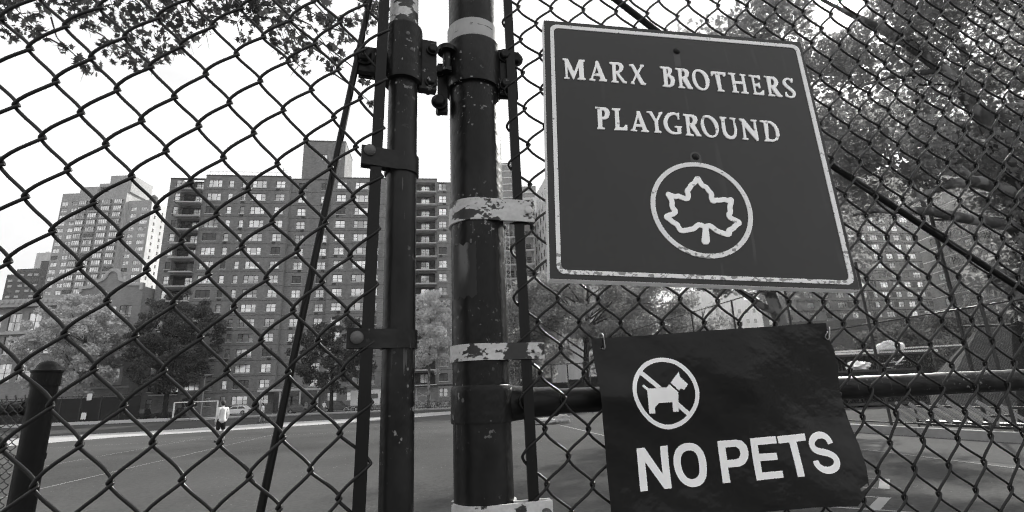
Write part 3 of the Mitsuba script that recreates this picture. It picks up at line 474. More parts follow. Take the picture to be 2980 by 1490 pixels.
# low concrete kerb wall along the right edge of the field
KA, KB = np.array([11.9, 8.6]), np.array([10.0, 16.9])
kt = (KB - KA) / np.linalg.norm(KB - KA)
structure('kerb', cat([beam(np.append(KA + kt * s, 0.11), np.append(KA + kt * (s + 2.96), 0.11), 0.3, 0.22) for s in np.arange(0, 27, 3.0)]), 'concrete')
structure('field_border', sheet([(9.05, 0.0), (13.5, 0.0), tuple(KA + [-0.15, 0]), tuple(KB + [-0.15, 0]), (6.9, 17.2)], 0.006), 'ground_mid')
structure('gravel_strip', sheet([tuple(KA + [0.15, 0]), tuple(KA + [30, 0]), (30, 60), tuple(KA + kt * 27 + [0.15, 0])], 0.012), 'ground_dark')

# ------------------------------------------------------------------ chain-link panels in the foreground
PANEL = {'left': (0.6768, 0.3364, AFFINE_LEFT, WARP_LEFT, -14), 'right': (0.7298, 0.187, AFFINE_RIGHT, WARP_RIGHT, -9)}


def panel_axes(side):
    a0, b0 = PANEL[side][:2]
    th = math.atan(b0)
    return np.array([math.cos(th), math.sin(th), 0]), np.array([-math.sin(th), math.cos(th), 0]), np.array([0, a0, 0.0])


def node(side, c, r):
    """where the wires of column c and c-1 hook at row r: distance along the panel and height, with the mesh's own sag"""
    aff, warp = np.array(PANEL[side][2]), PANEL[side][3]
    base = np.array([1, c, r]) @ aff
    r0 = -17 if side == 'left' else -18
    cs = sorted(warp)
    cc = min(max(c, cs[0]), cs[-1])
    if (cc + c) % 2:
        cc += 1 if cc < c else -1
        cc = min(max(cc, cs[0]), cs[-1])
    row = warp[cc]
    first = r0 + ((r0 + cc) % 2)
    k = min(max((r - first) // 2, 0), len(row) // 2 - 1)
    return base + np.array(row[2 * k:2 * k + 2]) * 1e-4


UU = np.array([0.0, 0.012, 0.04, 0.09, 0.18, 0.34, 0.5, 0.66, 0.82, 0.91, 0.96, 0.988])


def wire(side, c, rows, radius=0.0019, lift=0.0034, hook=0.0022, coarse=False):
    bend = 0.34 if side == 'left' else 0.62
    t, n, o = panel_axes(side)
    path = []
    r0 = rows[0] + ((rows[0] + c) % 2)
    left, r = True, r0
    wob = rng.normal(0, 0.0006, 200)
    k = 0
    while r < rows[1]:
        a = node(side, c if left else c + 1, r)
        b = node(side, c + 1 if left else c, r + 1)
        a = a + [(-hook if left else hook), 0]
        b = b + [(hook if left else -hook), 0]
        for u in (UU[::2] if coarse else UU):
            ux = u + bend * (0.5 - 0.5 * math.cos(math.pi * u) - u)
            q = a + (b - a) * np.array([ux, u])
            perp = np.array([-(b - a)[1], (b - a)[0]])
            perp /= np.linalg.norm(perp) * (1 if left else -1)
            q = q + perp * math.sin(math.pi * u) * (((0.0016 if left else 0.0005) if side == 'left' else (0.0 if left else -0.0022)) + wob[k % 200])
            depth = lift * (4 * u * (1 - u)) ** 0.42 * (1 if left else -1)
            path.append(o + t * q[0] + np.array([0, 0, q[1]]) - n * depth)
        left = not left
        r += 1
        k += 1
    return tube(path, radius, 4 if coarse else 7, caps=False)


def on_panel(side, s, z, d=0.0):
    """a point of the panel: s along it, z up, d towards the viewer"""
    t, n, o = panel_axes(side)
    p = o + t * s - n * d
    return np.array([p[0], p[1], z])


# --- the left gate
gate = thing('gate', 'dark chain link gate leaf filling the left half, with a slanted brace rod', 'gate')
for c in range(-26, 13):
    part(gate, 'wire', wire('left', c, (-47, 20)), 'wire_paint', True)
tL, nL, oL = panel_axes('left')
PX, PY, PR = -0.1465, 0.6507, 0.0203
part(gate, 'gate_pole', lathe([(PR - 0.004, 0.08), (PR, 0.082), (PR, 2.6), (PR - 0.004, 2.604), (0, 2.604)], 36, (PX, PY, 0)), 'post_paint', 60)
part(gate, 'worn_patch', lathe([(PR + 0.0002, 1.984), (PR + 0.0005, 1.985), (PR + 0.0005, 2.13), (PR + 0.0002, 2.131)], 36, (PX, PY, 0)), 'flaked_band', 60, label='pale flaking paint above the clamp')
far_post = oL + tL * -1.55 + nL * 0.022
part(gate, 'gate_pole', lathe([(PR - 0.004, 0.08), (PR, 0.082), (PR, 2.6), (PR - 0.004, 2.604), (0, 2.604)], 24, (far_post[0], far_post[1], 0)), 'pole_paint', 60)
for zz in (0.12, 2.56):
    part(gate, 'cross_tube', rod((PX, PY, zz), (far_post[0], far_post[1], zz), 0.019, 16), 'pole_paint', 50)
s_bar = [(-0.1787, 0.6167), (-0.1810, 0.6159)]


def bar(side, s_at, w, th, z0, z1, d=0.0):
    zs = np.linspace(z0, z1, 14)
    t, n, o = panel_axes(side)
    v = []
    for z in zs:
        s = s_at(z)
        for dx, dy in ((-w / 2, -th / 2), (w / 2, -th / 2), (w / 2, th / 2), (-w / 2, th / 2)):
            p = o + t * (s + dx) + n * (dy - d)
            v.append([p[0], p[1], z])
    f = []
    for i in range(len(zs) - 1):
        for j in range(4):
            a, b = i * 4 + j, i * 4 + (j + 1) % 4
            f += [[a, b, b + 4], [a, b + 4, a + 4]]
    return trimesh.Trimesh(np.array(v), np.array(f), process=False)


SL = lambda z: -0.1792 - 0.0155 * (1.95 - z)      # noqa: E731  centre of the tension bar, left
SL = lambda z: (-0.1698 - 0.0158 * (1.95 - z)) / 0.9478  # noqa: E731
part(gate, 'tension_bar', bar('left', SL, 0.0142, 0.0045, 0.15, 2.5), 'pole_paint')


def strap(side, cx, cy, r, z0, z1, s_end, th=0.003, left=True, nut=None):
    """a band: round the pole, then straight to a tab beyond the tension bar"""
    t, n, o = panel_axes(side)
    c = np.array([cx, cy, 0])
    d = -1 if left else 1
    rr = r + th / 2
    pts = []
    tab_d = 0.006
    end = o + t * s_end - n * tab_d
    end2 = o + t * s_end + n * 0.006
    pts.append(end)
    # straight to the front tangent of the pole, round the far side, and back behind the bar
    sc = (c - o) @ t
    nc = (c - o) @ n
    for ang in np.linspace(math.radians(118), math.radians(-118), 26):
        # angle measured from the direction towards the viewer (-n), turning round the side away from the tab
        pts.append(o + t * (sc - d * math.sin(math.pi / 2 - ang + math.pi / 2) * 0) + n * nc + rr * (-n * math.cos(ang * 0) * 0))
    pts = [end]
    for ang in np.linspace(20, 340, 40):
        a = math.radians(ang)
        # starts at the front (towards viewer) on the tab side
        pts.append(o + t * (sc + d * rr * math.sin(a)) + n * (nc - rr * math.cos(a)) if False else o + t * (sc + d * rr * math.sin(math.radians(20 - (ang - 20) * 320 / 320))) + n * (nc - rr * math.cos(math.radians(20 - (ang - 20)))))
    pts.append(end2)
    pts = np.array(pts)
    tang = np.gradient(pts, axis=0)
    tang /= np.linalg.norm(tang, axis=1, keepdims=True)
    out = np.cross(tang, [0, 0, 1.0]) * (1 if not left else -1)
    v, f = [], []
    for p, q in zip(pts, out):
        for k, z in ((0, z0), (1, z0), (1, z1), (0, z1)):
            w = p + q * th * (k - 0.5)
            v.append([w[0], w[1], z])
    for i in range(len(pts) - 1):
        for j in range(4):
            a, b = i * 4 + j, i * 4 + (j + 1) % 4
            f += [[a, b, b + 4], [a, b + 4, a + 4]]
    m = len(v)
    f += [[0, 1, 2], [0, 2, 3], [m - 4, m - 2, m - 3], [m - 4, m - 1, m - 2]]
    return trimesh.Trimesh(np.array(v), np.array(f), process=False)


for z0, z1, se, zb, sb in ((1.747, 1.773, -0.2015, 1.7665, -0.1912), (1.512, 1.535, -0.2100, 1.5238, -0.1985)):
    b_ = part(gate, 'strap_band', strap('left', PX, PY, PR, z0, z1, se), 'fitting_paint', 40)
    p0 = on_panel('left', sb, zb, 0.0075)
    prof = [(0.0001, 0.0052), (0.004, 0.0046), (0.0068, 0.0028), (0.0078, 0.0)]
    M = frame(tL, np.array([0, 0, 1.0]), -nL, p0)
    part(b_, 'bolt', move(lathe(prof, 18), M), 'bolt_steel', 50)
# truss rod, straight, just behind the wires
dR = np.array([-0.0866, -0.0292, -0.6717])
r0 = np.array([-0.1927, 0.6280, 2.0143])
part(gate, 'truss_rod', rod(r0 - dR * 0.62, r0 + dR * 1.85, 0.0044, 12), 'pole_paint', 50)
# two-part clamp near the top
CZ0, CZ1 = 1.889, 1.979
cl = part(gate, 'clamp', lathe([(PR, CZ0), (0.0268, CZ0), (0.0272, CZ0 + 0.003), (0.0272, CZ1 - 0.003), (0.0268, CZ1), (PR, CZ1)], 36, (PX, PY, 0)), 'fitting_paint', 50)
pc = np.array([PX, PY, 0])
part(cl, 'flange', beam(pc + tL * 0.022 + [0, 0, 1.925], pc + tL * 0.0475 + [0, 0, 1.925], 0.014, 0.082, (0, 0, 1)), 'fitting_paint')
arm = cat(beam(pc - tL * 0.020 - nL * 0.002 + [0, 0, 1.918], pc - tL * 0.066 - nL * 0.002 + [0, 0, 1.918], 0.010, 0.040), beam(pc - tL * 0.020 + nL * 0.012 + [0, 0, 1.918], pc - tL * 0.062 + nL * 0.012 + [0, 0, 1.918], 0.006, 0.036))
part(cl, 'flange', arm, 'fitting_paint')
for zz, ss, dd in ((1.950, 0.041, 0.0085), (1.896, 0.039, 0.0085)):
    part(cl, 'bolt', cat(bolt(pc + tL * ss - nL * dd + [0, 0, zz], -nL, 0.0068, 0.007), rod(pc + tL * ss - nL * dd + [0, 0, zz], pc + tL * ss + nL * 0.022 + [0, 0, zz], 0.004)), 'fitting_paint', 30)
part(cl, 'bolt', cat(bolt(pc - tL * 0.056 - nL * 0.008 + [0, 0, 1.921], -nL, 0.0105, 0.010), rod(pc - tL * 0.056 - nL * 0.008 + [0, 0, 1.921], pc - tL * 0.056 + nL * 0.024 + [0, 0, 1.921], 0.005)), 'fitting_paint', 30)
part(cl, 'rivet', cat([move(lathe([(0.0001, 0.002), (0.0026, 0.0012), (0.0032, 0)], 12), frame(np.cross([0, 0, 1.0], d_), np.array([0, 0, 1.0]), d_, pc + d_ * 0.0268 + np.array([0, 0, z_])))
                       for z_, d_ in ((1.9565, np.array([0.42, -0.9075, 0])), (1.932, np.array([0.62, -0.784, 0])))]), 'bolt_steel', 40)

# --- the big post with the right-hand fence panel
fence = thing('mesh_fence', 'thick dark fence post with peeling white bands carrying the chain link panel behind both signs', 'fence')
QX, QY, QR = -0.0508, 0.7475, 0.0403
prof = [(QR, 0.0), (QR, 3.2), (QR - 0.003, 3.203), (0, 3.203)]
zs = np.linspace(0, 3.2, 90)
pm = lathe([(QR, z) for z in zs] + [(0, 3.2)], 48, (QX, QY, 0))
nv = np.array(pm.vertices)
rad = nv[:, :2] - [QX, QY]
k = (meshkit.fbm(np.c_[nv[:, 0] * 40, nv[:, 1] * 40, nv[:, 2] * 14], 3) - 0.5) * 0.02
nv[:, :2] = [QX, QY] + rad * (1 + k[:, None])
post = part(fence, 'post', trimesh.Trimesh(nv, pm.faces, process=False), 'post_paint', True)
tR, nR, oR = panel_axes('right')
for c in range(-1, 80):
    part(fence, 'wire', wire('right', c, (-40, 32), coarse=c > 42), 'wire_paint', True)
SR = lambda z: (0.0107 + 0.0025 * (2.06 - z) * (1 if z > 1.64 else 2.2)) / 0.983  # noqa: E731
part(fence, 'tension_bar', bar('right', SR, 0.0142, 0.0048, 0.15, 2.9), 'pole_paint')
for z0, z1, se in ((1.6995, 1.733, 0.0352), (1.4985, 1.521, 0.0388), (1.284, 1.318, 0.0385)):
    b_ = part(fence, 'strap_band', strap('right', QX, QY, QR, z0, z1, se, 0.0032, left=False), 'flaked_band', 40, label='band with peeling white paint round the thick post')
    part(b_, 'bolt', bolt(on_panel('right', se - 0.0095, (z0 + z1) / 2, 0.0075), -nR, 0.0062, 0.006), 'flaked_band' if z0 > 1.4 else 'bolt_steel', 30)
part(fence, 'strap_band', lathe([(QR, 2.008), (QR + 0.0028, 2.008), (QR + 0.0028, 2.046), (QR, 2.046)], 48, (QX, QY, 0)), 'old_white', 40, label='pale painted ring above the clamp')
# clamp
DZ0, DZ1 = 1.931, 2.012
qc = np.array([QX, QY, 0])
cr = part(fence, 'clamp', lathe([(QR, DZ0), (QR + 0.0055, DZ0), (QR + 0.006, DZ0 + 0.003), (QR + 0.006, DZ1 - 0.003), (QR + 0.0055, DZ1), (QR, DZ1)], 48, (QX, QY, 0)), 'fitting_paint', 50)
part(cr, 'flange', beam(qc - tR * 0.044 - nR * 0.004 + [0, 0, 1.934], qc - tR * 0.060 - nR * 0.004 + [0, 0, 1.934], 0.011, 0.088), 'fitting_paint')
part(cr, 'flange', cat(beam(qc + tR * 0.040 - nR * 0.018 + [0, 0, 1.964], qc + tR * 0.066 - nR * 0.018 + [0, 0, 1.964], 0.006, 0.082), beam(qc + tR * 0.042 - nR * 0.004 + [0, 0, 1.964], qc + tR * 0.072 - nR * 0.004 + [0, 0, 1.964], 0.006, 0.080)), 'fitting_paint')
# gate latch pin with its big washer, left of the post
lp_ = qc - tR * 0.046 - nR * 0.028
part(cr, 'hinge_pin', cat(tube([lp_ + [0, 0, 1.955], lp_ + [0, 0, 1.985]], 0.0068, 16), tube([lp_ + [0, 0, 1.985], lp_ + [0, 0, 1.992], lp_ + [0, 0, 1.997]], [0.0150, 0.0155, 0.010], 20), tube([lp_ + [0, 0, 1.950], lp_ + [0, 0, 1.957]], 0.0088, 6)), 'fitting_paint', 40)
for (ss, zz, dd, rr) in ((-0.0575, 1.905, 0.012, 0.0095), (-0.0575, 1.962, 0.010, 0.0070), (0.049, 1.992, 0.022, 0.0085), (0.049, 1.938, 0.022, 0.0085)):
    pb = qc + tR * ss - nR * dd + [0, 0, zz]
    part(cr, 'bolt', cat(bolt(pb, -nR, rr, 0.010), rod(pb, pb + nR * 0.034, 0.0045)), 'fitting_paint', 30)
pb = qc + tR * 0.070 + [0, 0, 1.9995]
part(cr, 'bolt', cat(bolt(pb - nR * 0.004, -nR, 0.010, 0.011), rod(pb, pb + nR * 0.02, 0.005)), 'fitting_paint', 30)
# rail tee and the horizontal rail
tee = part(fence, 'tee_sleeve', lathe([(QR, 1.4165), (QR + 0.0022, 1.4165), (QR + 0.0028, 1.419), (QR + 0.0028, 1.458), (QR + 0.0015, 1.464), (QR, 1.466)], 48, (QX, QY, 0)), 'fitting_paint', 50)
rail_o = oR + nR * 0.032
rp = lambda s, z: rail_o + tR * s + np.array([0, 0, z])  # noqa: E731
part(tee, 'tee_branch', tube([rp(-0.02, 1.4405), rp(0.028, 1.4405), rp(0.0295, 1.4405), rp(0.062, 1.4405), rp(0.064, 1.4405)], [0.0265, 0.0215, 0.0205, 0.0205, 0.0180], 28), 'fitting_paint', 40)
part(fence, 'rail', rod(rp(0.05, 1.4405), rp(3.2, 1.4450), 0.0176, 28), 'post_paint', 50)
part(fence, 'rail', rod(rp(0.0, 2.75), rp(3.2, 2.75), 0.0176, 20), 'pole_paint', 50)
part(fence, 'rail', rod(rp(0.0, 0.12), rp(3.2, 0.12), 0.0176, 20), 'pole_paint', 50)
part(fence, 'post', lathe([(0.03, 0), (0.03, 2.9), (0, 2.95)], 24, tuple(rp(2.6, 0))), 'pole_paint', 50)
part(fence, 'brace_rod', tube([(-0.05, 0.737, 2.345), (0.2113, 0.787, 2.1374), (0.274, 0.799, 2.0841), (0.43, 0.828, 1.953), (0.578, 0.8559, 1.8273), (0.7455, 0.8872, 1.7098), (0.9134, 0.9186, 1.5962), (1.25, 0.9815, 1.37), (2.45, 1.206, 0.55)], 0.0058, 14), 'pole_paint', 50)

patch = []
for i, a0 in enumerate(np.linspace(-1.02, 0.0, 12)):
    for j, z0 in enumerate(np.linspace(1.586, 1.664, 16)):
        patch.append([QX + (QR + 0.0006) * math.sin(a0 + 0.012 * math.sin(j * 2.1)), QY - (QR + 0.0006) * math.cos(a0), z0 + (0.003 * math.sin(i * 1.9) if j in (0, 15) else 0)])
pf_ = [[i * 16 + j, (i + 1) * 16 + j, (i + 1) * 16 + j + 1] for i in range(11) for j in range(15)] + [[i * 16 + j, (i + 1) * 16 + j + 1, i * 16 + j + 1] for i in range(11) for j in range(15)]
part(fence, 'sticker_residue', trimesh.Trimesh(np.array(patch), np.array(pf_), process=False), 'residue', True, label='pale rubbed remains of a sticker')

# ------------------------------------------------------------------ the playground sign
S_ = SIGN
yaw, lean, rot = S_['yaw'], S_['lean'], S_['rot']
a_ = np.array([math.cos(yaw), math.sin(yaw), 0])
n_ = np.array([math.sin(yaw), -math.cos(yaw), 0])
u_ = math.cos(lean) * np.array([0, 0, 1.0]) - math.sin(lean) * n_
sa, su = math.cos(rot) * a_ + math.sin(rot) * u_, -math.sin(rot) * a_ + math.cos(rot) * u_
sn = np.cross(sa, su)
SM = frame(sa, su, sn, S_['center'])
hw, hh = S_['width'] / 2, S_['height'] / 2
sign = thing('playground_sign', 'square dark name sign with pale serif lettering and a ringed maple leaf emblem', 'sign')
SK = S_['width'] / 0.46496
panel = sbox(-hw, -hh, hw, hh)
face = flat(panel, 0.0016)
part(sign, 'sign_face', move(face, frame((1, 0, 0), (0, 1, 0), (0, 0, 1), (0, 0, -0.0016))), 'sign_face', M=SM)
part(sign, 'sign_backing', move(flat(panel.buffer(0.0008, join_style=2), 0.0160), frame((1, 0, 0), (0, 1, 0), (0, 0, 1), (0, 0, -0.0178))), 'sign_edge', M=SM, label='pale worn metal edge of the sign panel')
outer = affinity.scale(sbox(-0.2228, -0.2240, 0.2266, 0.2226), SK, SK, origin=(0, 0)).buffer(-0.012).buffer(0.012, quad_segs=6)
inner = affinity.scale(sbox(-0.2165, -0.2178, 0.2192, 0.2156), SK, SK, origin=(0, 0)).buffer(-0.008).buffer(0.008, quad_segs=6)
part(sign, 'border', flat(outer.difference(inner), 0.0011), 'border_white', M=SM, label='worn pale border line')
for k_, rings in LETTERS.items():
    shape = unary_union(polys(rings)).buffer(0.0003, quad_segs=2)
    part(sign, 'letter', flat(shape, 0.0016), 'letter_white', M=SM)
cx, cy, rad_ = RING
from shapely.geometry import Point
ring = Point(cx, cy).buffer(rad_ + 0.0036, quad_segs=24).difference(Point(cx, cy).buffer(rad_ - 0.0036, quad_segs=24))
part(sign, 'emblem_ring', flat(ring, 0.0012), 'border_white', M=SM)
part(sign, 'leaf_emblem', flat(unary_union(polys(LEAF)), 0.0014), 'letter_white', M=SM, label='pale maple leaf outline in the ring')
tab = unary_union([sbox(0.0050 - 0.009, -0.036, 0.0050 + 0.009, -0.0206), Point(0.0050, -0.0206).buffer(0.009)])
part(sign, 'mount_tab', flat(affinity.scale(tab, SK, SK, origin=(0, 0)), 0.0006), 'tab_grey', M=SM)
for (px, py) in ((0.0050, -0.0206), (-0.0028, 0.1874)):
    m_ = move(lathe([(0.0001, 0.0035), (0.003, 0.0031), (0.0052, 0.0018), (0.006, 0.0)], 18, (px * SK, py * SK, 0.0006)), np.eye(4))
    part(sign, 'bolt', m_, 'fitting_paint', 50, M=SM)

# ------------------------------------------------------------------ the no-pets notice: a limp plastic sheet
def notice_point(x, z):
    d = 0.004 + 0.0045 * math.sin((x - 0.11) / 0.38 * math.pi) + 0.0045 * math.sin(x * 21 + z * 9) * (1.55 - z) / 0.25 + 0.0032 * math.sin(x * 9 - z * 26) + 0.0009 * math.sin(x * 75 + z * 38) * math.sin(x * 13 - z * 52)
    d += 0.012 * max(0, (1.40 - z) / 0.1) * max(0, (x - 0.36) / 0.13) ** 1.5
    d += 0.006 * math.exp(-((x - 0.14) / 0.05) ** 2 - ((z - 1.445) / 0.025) ** 2) + 0.004 * math.exp(-((x - 0.33) / 0.04) ** 2 - ((z - 1.46) / 0.03) ** 2)
    return d


def drape(shape, off, th):
    v, f = [], []
    out = []
    for pgn in getattr(shape, 'geoms', [shape]):
        m = trimesh.creation.extrude_polygon(pgn, th, engine='earcut')
        vv, ff = trimesh.remesh.subdivide_to_size(np.array(m.vertices), np.array(m.faces), 0.012, max_iter=12)
        out.append(trimesh.Trimesh(vv, ff, process=False))
    m = cat(out)
    p = np.array(m.vertices)
    o = oR - nR * 0.012
    q = np.array([o + tR * x - nR * (notice_point(x, z) - 0.004 + off + e) + np.array([0, 0, z]) for x, z, e in p])
    return trimesh.Trimesh(q, m.faces, process=False)


notice = thing('no_pets_notice', 'limp glossy black notice reading NO PETS with a crossed out dog', 'sign')
sheet_pg = Polygon(np.array(SHEET) * 1e-4).buffer(0)
for hx, hz in ((0.1226, 1.5101), (0.4885, 1.3055)):
    sheet_pg = sheet_pg.difference(Point(hx, hz).buffer(0.0028) if hx < 0.3 else affinity.rotate(sbox(hx - 0.009, hz - 0.0022, hx + 0.007, hz + 0.0022), 22))
part(notice, 'sheet', drape(sheet_pg, 0.0, 0.0008), 'notice_film', True)
for k_ in ('RING', 'DOG', 'HEAD'):
    part(notice, {'RING': 'crossed_ring', 'DOG': 'dog_body', 'HEAD': 'dog_head'}[k_], drape(unary_union(polys(NOTICE[k_])), 0.0010, 0.0003), 'notice_white', True)
for k_ in 'NOPETS':
    if k_ in NOTICE:
        part(notice, 'letter', drape(unary_union(polys(NOTICE[k_])), 0.0010, 0.0003), 'notice_white', True)
for pts in ([(0.1226, 1.5101, 0.010), (0.1240, 1.5101, 0.018), (0.1245, 1.518, 0.0165), (0.1255, 1.528, 0.011), (0.126, 1.533, 0.0), (0.1235, 1.528, -0.004), (0.1226, 1.5101, 0.004)],
            [(0.4892, 1.5269, 0.010), (0.4830, 1.5240, 0.019), (0.4805, 1.5180, 0.017), (0.4850, 1.5145, 0.016), (0.4890, 1.5180, 0.0155), (0.497, 1.530, 0.010), (0.506, 1.533, 0.0)],
            [(0.480, 1.3015, 0.017), (0.4885, 1.3055, 0.0215), (0.497, 1.3105, 0.016), (0.503, 1.314, 0.003)]):
    pp = np.array([on_panel('right', *q) for q in pts])
    tt = np.linspace(0, len(pp) - 1, 30)
    from scipy.interpolate import CubicSpline
    part(notice, 'wire_tie', tube(CubicSpline(np.arange(len(pp)), pp)(tt), 0.0007, 6), 'galvanised', True)

# ------------------------------------------------------------------ the low fence with the dome-capped post, behind the left gate
low = thing('low_fence', 'dark dome capped post with a small mesh fence running out of the left edge', 'fence')
LX, LY = -1.573, 1.752
part(low, 'post', lathe([(0.036, 0), (0.036, 1.548), (0.030, 1.55)], 32, (LX, LY, 0)), 'low_paint', 50)
part(low, 'post_cap', lathe([(0.036, 1.545), (0.0405, 1.545), (0.0405, 1.588), (0.044, 1.590), (0.044, 1.596), (0.0335, 1.599), (0.030, 1.611), (0.022, 1.622), (0.011, 1.628), (0.0001, 1.6295)], 32, (LX, LY, 0)), 'low_paint', 60)
for zz in (1.315, 1.49):
    part(low, 'strap_band', lathe([(0.036, zz), (0.0385, zz), (0.0385, zz + 0.018), (0.036, zz + 0.018)], 32, (LX, LY, 0)), 'low_paint', 40)
part(low, 'rail', rod((LX, LY, 1.477), (LX - 1.8, LY + 0.35, 1.477), 0.0205, 20), 'low_paint', 50)
la = np.array([-1.8, 0.35, 0]) / np.linalg.norm([-1.8, 0.35, 0])
ln = np.array([la[1], -la[0], 0])
ln = ln if ln[1] < 0 else -ln
for c in range(54):
    x0 = 0.040 + c * 0.019
    pts = []
    r = 0
    zt = 1.505
    while zt - r * 0.0145 > 0.6:
        a = x0 + (0.0205 if (r + c) % 2 else -0.0015)
        for kk in range(3):
            u = kk / 3
            b = x0 + (0.0205 if (r + 1 + c) % 2 else -0.0015)
            dep = 0.0255 - 0.004 + (0.003 if (r + c) % 2 else -0.003) * math.sin(math.pi * u)
            pts.append(np.array([LX, LY, 0]) + la * (a + (b - a) * u) + ln * dep + np.array([0, 0, zt - (r + u) * 0.0145]))
        r += 1
    top = pts[0] + np.array([0, 0, 0.014]) + la * 0.006
    part(low, 'wire', tube([top] + pts, 0.0016, 5, caps=False), 'low_wire', True)
for k in range(9):
    c_ = np.array([LX, LY, 1.477]) + la * (0.055 + k * 0.055)
    a = np.linspace(0, 2 * np.pi, 15)
    part(low, 'wire_tie', tube(c_ + 0.0225 * (np.cos(a)[:, None] * ln + np.sin(a)[:, None] * np.array([0, 0, 1.0])) + la * np.linspace(0, 0.006, 15)[:, None], 0.0018, 5, caps=False), 'low_wire', True)

# ------------------------------------------------------------------ buildings
PLY = {}


def cached(key, fn, smooth=False):
    if key not in PLY:
        PLY[key] = mikit.ply(fn(), None, smooth=smooth)
    return PLY[key]


def at_xz(M, x, z, y=0.0):
    return np.asarray(M) @ np.array([[1, 0, 0, x], [0, 1, 0, y], [0, 0, 1, z], [0, 0, 0, 1.0]])


def facade(o, a):
    a = np.array([a[0], a[1], 0.0])
    a /= np.linalg.norm(a)
    return frame(a, np.array([-a[1], a[0], 0]), np.array([0, 0, 1.0]), np.array([o[0], o[1], 0.0]))


def wall_mesh(x0, x1, z0, z1, holes, depth, y0=0.0, thick=0.35, outline=None):
    pg = Polygon(outline) if outline is not None else sbox(x0, z0, x1, z1)
    if holes:
        pg = pg.difference(unary_union([sbox(a, c, b, d) for a, b, c, d in holes]))
    ms = []
    for q in getattr(pg, 'geoms', [pg]):
        m = trimesh.creation.extrude_polygon(q, thick, engine='earcut')
        v = np.array(m.vertices)[:, [0, 2, 1]]
        v[:, 1] += y0
        ms.append(trimesh.Trimesh(v, m.faces[:, ::-1], process=False))
    zt = z1 - 0.02 if outline is None else min(z1, max(p[1] for p in outline)) - 0.6
    ms.append(bx(x0, x1, y0 + thick + 0.001, y0 + depth, z0, zt))
    return cat(ms)


def frame_mesh(w, h, mull, rail):
    t = 0.07
    ms = [bx(0, t, -0.02, 0.06, 0, h), bx(w - t, w, -0.02, 0.06, 0, h), bx(t, w - t, -0.02, 0.06, 0, t), bx(t, w - t, -0.02, 0.06, h - t, h)]
    for m in mull:
        ms.append(bx(m - 0.05, m + 0.05, -0.018, 0.058, t, h - t))
    for (a, b) in rail:
        ms.append(bx(a + 0.05, b - 0.05, -0.016, 0.056, h * 0.5 - 0.03, h * 0.5 + 0.03))
    return cat(ms)


def window(parent, M, x, z, w, h, kind, pane, recess=0.16, sill='slab_white'):
    """x: left edge, z: sill height"""
    mull, rail = {'triple': ([w * 0.3, w * 0.7], [(0, w * 0.3), (w * 0.7, w)]), 'double': ([w / 2], [(0, w / 2), (w / 2, w)]), 'single': ([], [(0, w)]),
                  'bay': ([w * 0.25, w * 0.5, w * 0.75], []), 'plain': ([w / 2], [])}[kind]
    k = (kind, round(w, 2), round(h, 2))
    win = part(parent, 'window', cached(('f',) + k, lambda: frame_mesh(w, h, mull, rail)), 'window_frame', M=at_xz(M, x, z, recess))
    part(win, 'pane', cached(('p',) + k[1:], lambda: bx(0.02, w - 0.02, 0.0, 0.03, 0.02, h - 0.02)), pane, M=at_xz(M, x, z, recess + 0.01))
    if sill:
        part(win, 'sill', cached(('s', k[1]), lambda: bx(-0.12, w + 0.12, -0.10, 0.16, -0.13, 0.0)), sill, M=at_xz(M, x, z, 0.0))
    return win


def pane_pick(pb=0.6, pm=0.85):
    u = rng.random()
    return 'pane_bright' if u < pb else 'pane_mid' if u < pm else 'pane_dark'


# --- the large apartment block in the middle
MA = facade((0, 104.0), (1, 0.147))
apt = thing('apartment_block', 'wide brick apartment block with white balcony slabs and a tall blank roof bulkhead', 'building')
FL, HEAD = 2.823, 45.8
heads = [HEAD - FL * k for k in range(16)]
WH = 1.52
bays = {'wing': (-67.94, -61.3, 45.95, 0.25), 'b': (-61.3, -45.2, 46.65, 0.0), 'c': (-45.2, -36.9, 46.5, 0.9), 'd': (-36.9, -20.3, 46.6, 0.0), 'e': (-20.3, -15.5, 46.75, 0.2), 'f': (-15.5, -8.5, 45.85, 0.0)}
cols = {'wing': [(-66.85, 0.95, 'single')], 'b': [(-60.75, 2.55, 'triple'), (-56.9, 0.9, 'single'), (-54.4, 0.85, 'single'), (-52.45, 2.7, 'triple'), (-47.9, 1.75, 'double')],
        'c': [(-43.75, 1.68, 'double'), (-39.25, 1.62, 'double')], 'd': [(-35.95, 1.9, 'double'), (-32.3, 2.7, 'triple'), (-28.2, 0.95, 'single'), (-25.4, 1.7, 'double'), (-22.6, 1.2, 'single')],
        'e': [], 'f': [(-15.15, 1.62, 'double'), (-11.6, 1.62, 'double')]}
